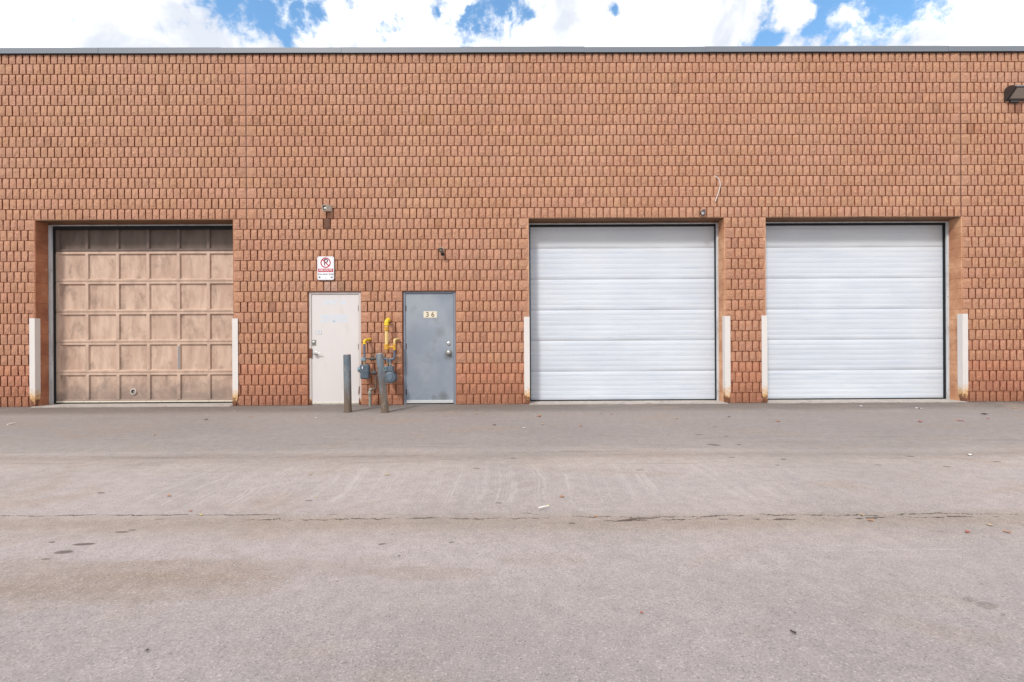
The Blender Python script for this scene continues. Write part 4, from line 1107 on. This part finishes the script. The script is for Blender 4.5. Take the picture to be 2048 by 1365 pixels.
q = at(1407, 424.5, -.05); l3 = empty('cone_spotlight', (q.x, 0, q.z), 'small dark cone spotlight over the middle overhead door', 'wall light')
ax = Vector((-.38, -.45, -.62))
st = Vector((q.x+.020, .0, q.z+.045))
m = MB(); m.lathe((st.x, .012, st.z-.01), (0, -1, 0), [(0, .034), (.012, .034), (.018, .02)], 18); m.build('base_plate', M_lamp_dark, l3)
m = MB(); m.lathe(st+Vector((.003, -.02, 0)), ax, [(0, .018), (.012, .030), (.05, .036), (.105, .048), (.112, .047), (.108, .042), (.085, .034)], 22, caps=False); m.tube([st+Vector((0, .01, 0)), st+Vector((.003, -.022, 0))], .012, 10); m.build('lamp_housing', simple('slate_paint', (.05, .06, .085), .35), l3)
m = MB(); m.lathe(st+Vector((.003, -.02, 0))+ax.normalized()*.075, ax, [(0, .030), (.025, .036), (.040, .028), (.045, .001)], 20); m.build('bulb', M_bulb, l3)

# white loose cable higher up
pts = [at(x, y, -.012) for (x, y) in ((1428.5, 351.5), (1433, 353.5), (1437.5, 358.5), (1440.5, 366), (1440.2, 374), (1437.5, 384), (1434, 394), (1430.6, 403.5))]
pts[0].y = .01
m = MB(); m.tube(pts, .0062, 8, round_=.04); o = m.build('loose_cable', M_cable); tag(o, 'white curved cable hanging loose on the wall above the cone spotlight', 'cable')

# ------------------------------------------------------------------ wall pack light at the right edge
x0 = at(2008, 185, .0).x; x1 = x0+.44; zt_ = at(2030, 170.5, -.12).z; zb_ = at(2012, 196.8, -.10).z
wp = empty('wall_pack_light', ((x0+x1)/2, 0, zb_), 'dark bronze wall pack floodlight high on the wall at the right edge', 'wall light')
hh = zt_-zb_
def side(z0f):
    return [(.0, 0), (.0, hh*.80), (-.04, hh*.97), (-.10, hh), (-.17, hh*.90), (-.215, hh*.70), (-.04, .0)]
m = MB(); m.prism([(x0, y, zb_+z) for (y, z) in side(0)], (.014, 0, 0)); m.build('end_cap', M_lamp_dark, wp, smooth=False)
m = MB(); m.prism([(x1-.014, y, zb_+z) for (y, z) in side(0)], (.014, 0, 0)); m.build('end_cap', M_lamp_dark, wp, smooth=False)
m = MB(); pr = side(0)[:6]; inn = [(y*.94-.001, z-.008) for (y, z) in pr]
vo = [[m.bm.verts.new((x, y, zb_+z)) for (y, z) in pr] for x in (x0+.014, x1-.014)]
vi = [[m.bm.verts.new((x, y, zb_+z)) for (y, z) in inn] for x in (x0+.014, x1-.014)]
for i in range(5):
    m.bm.faces.new((vo[0][i], vo[0][i+1], vo[1][i+1], vo[1][i])); m.bm.faces.new((vi[0][i], vi[1][i], vi[1][i+1], vi[0][i+1]))
m.bm.faces.new((vo[0][5], vi[0][5], vi[1][5], vo[1][5])); m.bm.faces.new((vo[0][0], vo[1][0], vi[1][0], vi[0][0]))
m.build('hood', simple('hood_paint', (.15, .155, .18), .35, var=.1), wp)
m = MB(); m.box(x0+.014, x1-.014, -.045, -.0, zb_, zb_+.016, bev=.003)
m.prism([(x0+.02, -.205, zb_+hh*.66), (x0+.02, -.190, zb_+hh*.66), (x0+.02, -.04, zb_+.02), (x0+.02, -.052, zb_+.006)], (.030, 0, 0)); m.prism([(x1-.05, -.205, zb_+hh*.66), (x1-.05, -.190, zb_+hh*.66), (x1-.05, -.04, zb_+.02), (x1-.05, -.052, zb_+.006)], (.030, 0, 0))
m.build('lens_frame', M_lamp_dark, wp, smooth=False)
m = MB(); m.prism([(x0+.048, -.196, zb_+hh*.63), (x0+.048, -.190, zb_+hh*.63), (x0+.048, -.046, zb_+.018), (x0+.048, -.053, zb_+.018)], (x1-x0-.096, 0, 0)); m.build('glass', M_glass, wp, smooth=False)
m = MB(); m.box(x0+.10, x0+.26, -.03, .012, zb_-.045, zb_, bev=.004); m.build('mounting_box', M_lamp_dark, wp)

# ------------------------------------------------------------------ leaves and litter
leafcols = {'orange': (.40, .17, .06), 'red': (.34, .075, .05), 'tan': (.42, .31, .19), 'yellow': (.48, .38, .14), 'brown': (.11, .06, .035), 'white': (.72, .70, .68), 'dark': (.035, .028, .024)}
leafmats = {k: simple('leaf_'+k, v, .7, var=.2, scale=60) for k, v in leafcols.items()}
def leaf(px, py, size, colr, label, rz, kind='leaf', lobes=5):
    g_ = ground_at(px, py); rnd = random.Random(int(px*13+py)); m = MB()
    n = lobes*4; c0 = m.bm.verts.new((g_.x, g_.y, gz(g_.x, g_.y)+.010))
    vs = []
    for i in range(n):
        a = 2*math.pi*i/n; rr = size/2*(.62+.38*abs(math.cos(a*lobes/2))**.6)*rnd.uniform(.8, 1.12)
        x, y = rr*math.cos(a)*1.25, rr*math.sin(a)*.85
        xr_, yr_ = x*math.cos(rz)-y*math.sin(rz), x*math.sin(rz)+y*math.cos(rz)
        vs.append(m.bm.verts.new((g_.x+xr_, g_.y+yr_, gz(g_.x, g_.y)+.006+abs(math.sin(a*1.5+rz))*size*.16)))
    for i in range(n): m.bm.faces.new((c0, vs[i], vs[(i+1) % n]))
    o = m.build('fallen_leaf' if kind == 'leaf' else 'litter_scrap', leafmats[colr]); tag(o, label, 'leaf' if kind == 'leaf' else 'litter', 'fallen leaves on the asphalt' if kind == 'leaf' else 'scraps of litter on the asphalt')
L = [(309, 870, .07, 'tan', 'tan fallen leaf on the asphalt in front of the brown overhead door'),
 (412, 840, .09, 'brown', 'dark brown fallen leaf near the right guard of the brown overhead door'),
 (502, 835.5, .07, 'orange', 'orange-tan fallen leaf near the foot of the wall right of the brown overhead door'),
 (338, 993, .045, 'orange', 'curled orange leaf just above the crack at the left'),
 (620, 950, .045, 'tan', 'tan leaf on the pale strip, left of the centre'),
 (633, 994, .03, 'yellow', 'tiny yellow leaf beside the end of the left crack'),
 (402, 1029, .04, 'yellow', 'small yellow leaf below the left crack'),
 (381, 1021, .03, 'red', 'tiny red-brown leaf lying on the left crack'),
 (1078, 833.5, .12, 'orange', 'bright orange leaf near the foot of the middle overhead door'),
 (1086, 849, .07, 'tan', 'tan leaf a little in front of the bright orange leaf'),
 (989, 851, .08, 'brown', 'brown leaf in front of the wall between grey door and middle overhead door'),
 (1124, 994, .05, 'orange', 'orange-red leaf on the pale strip near the centre, above the white stick'),
 (1096, 1009, .035, 'yellow', 'yellow leaf next to the white stick'),
 (1191, 1032, .035, 'orange', 'small orange leaf left of the long dark stain on the crack'),
 (774, 950, .05, 'yellow', 'thin yellow leaf on the pale strip below the leaning bollard'),
 (1161, 853, .07, 'orange', 'pale orange leaf in front of the middle overhead door, left half'),
 (1354, 838, .08, 'tan', 'tan leaf in front of the middle overhead door, right half'),
 (1224, 830, .06, 'red', 'small red leaf close to the sill of the middle overhead door'),
 (1555, 844, .09, 'orange', 'orange leaf in front of the left guard of the right-hand overhead door'),
 (1841, 845, .10, 'red', 'red leaf in front of the right-hand overhead door'),
 (1921, 843, .10, 'red', 'long red leaf in front of the rightmost guard'),
 (1976, 838, .07, 'red', 'small red leaf near the wall at the far right'),
 (2029, 818, .09, 'tan', 'tan leaf by the wall at the right edge'),
 (1724, 1031, .045, 'tan', 'tan leaf on the crack, right of the centre'),
 (1741, 1043, .05, 'orange', 'orange-brown leaf just below the crack at the right'),
 (1980, 1053, .045, 'tan', 'tan leaf on the tan strip at the far right'),
 (1935, 1067, .045, 'red', 'red leaf at the lower edge of the tan strip, right'),
 (2015, 1067, .05, 'orange', 'orange leaf at the lower edge of the tan strip, by the right edge'),
 (1283, 1227, .022, 'red', 'tiny bright red leaf in the foreground right of the centre'),
 (953, 827, .08, 'yellow', 'yellow leaf by the wall just right of the grey door'),
 (1262, 1035, .03, 'brown', 'dark leaf fragment on the long stain by the crack')]
for i, (px, py, s_, c_, lab) in enumerate(L): leaf(px, py, s_*.72, c_, lab, i*1.7)
for i, (px, py, s_, c_, lab) in enumerate(((1048, 857, .05, 'white', 'white paper scrap in front of the wall left of the middle overhead door'), (1838, 818, .11, 'white', 'white scrap by the sill of the right-hand overhead door'),
        (1721, 813.5, .11, 'white', 'white flake near the middle of the right-hand sill'), (1940, 910, .07, 'white', 'white fleck on the asphalt at the far right'), (1202, 829, .05, 'dark', 'small dark scrap in front of the middle overhead door'),
        (1458, 835, .07, 'dark', 'dark scrap below the guard right of the middle overhead door'), (1969, 829, .12, 'dark', 'dark flat scrap near the wall at the right'), (1587, 1266, .03, 'dark', 'dark chip in the foreground at the right'),
        (294, 1306, .022, 'dark', 'dark chip in the left foreground'), (468, 823.5, .05, 'white', 'white pebble at the foot of the guard right of the brown overhead door'), (798, 1114, .016, 'dark', 'dark speck below the centre-left'), (632, 837, .05, 'white', 'white scrap in front of the off-white door'))):
    leaf(px, py, s_*.75, c_, lab, i*2.1, 'litter', 3)
for (p0, p1, r_, lab) in (((1077, 1018.5), (1098, 1014.2), .0045, 'white plastic stick lying on the crack near the centre'), ((15, 851), (32, 847.5), .008, 'white sliver of plastic on the asphalt at the left edge')):
    a, b_ = ground_at(*p0), ground_at(*p1); m = MB(); mid = (a+b_)/2; a.z = b_.z = mid.z = r_+.004; mid.z += .004; mid.y -= .004
    m.tube([a, mid, b_], [r_, r_*1.1, r_*.6], 8); o = m.build('plastic_stick', M_cable); tag(o, lab, 'litter')
# grit gathered where the asphalt meets the wall
m = MB(); rnd = random.Random(11)
for i in range(1500):
    x = rnd.uniform(-10, 10); y = -.02-abs(rnd.gauss(0, .09))
    if any(a-.05 < x < c_+.05 for (a, c_) in ((XL0, XL1), (XM0, XM1), (XR0, XR1))): y -= .10
    s_ = rnd.uniform(.002, .008)*(1.5 if rnd.random() < .05 else 1)
    vs = [m.bm.verts.new((x+rnd.uniform(-s_, s_), y+rnd.uniform(-s_, s_), .001)) for _ in range(3)] + [m.bm.verts.new((x, y, s_*1.2))]
    for f in ((0, 1, 3), (1, 2, 3), (2, 0, 3)): m.bm.faces.new([vs[j] for j in f])
o = m.build('grit', simple('loose_grit', (.26, .20, .16), .9, var=.5, scale=40), smooth=False); tag(o, 'loose grit along the foot of the wall', kind='stuff')
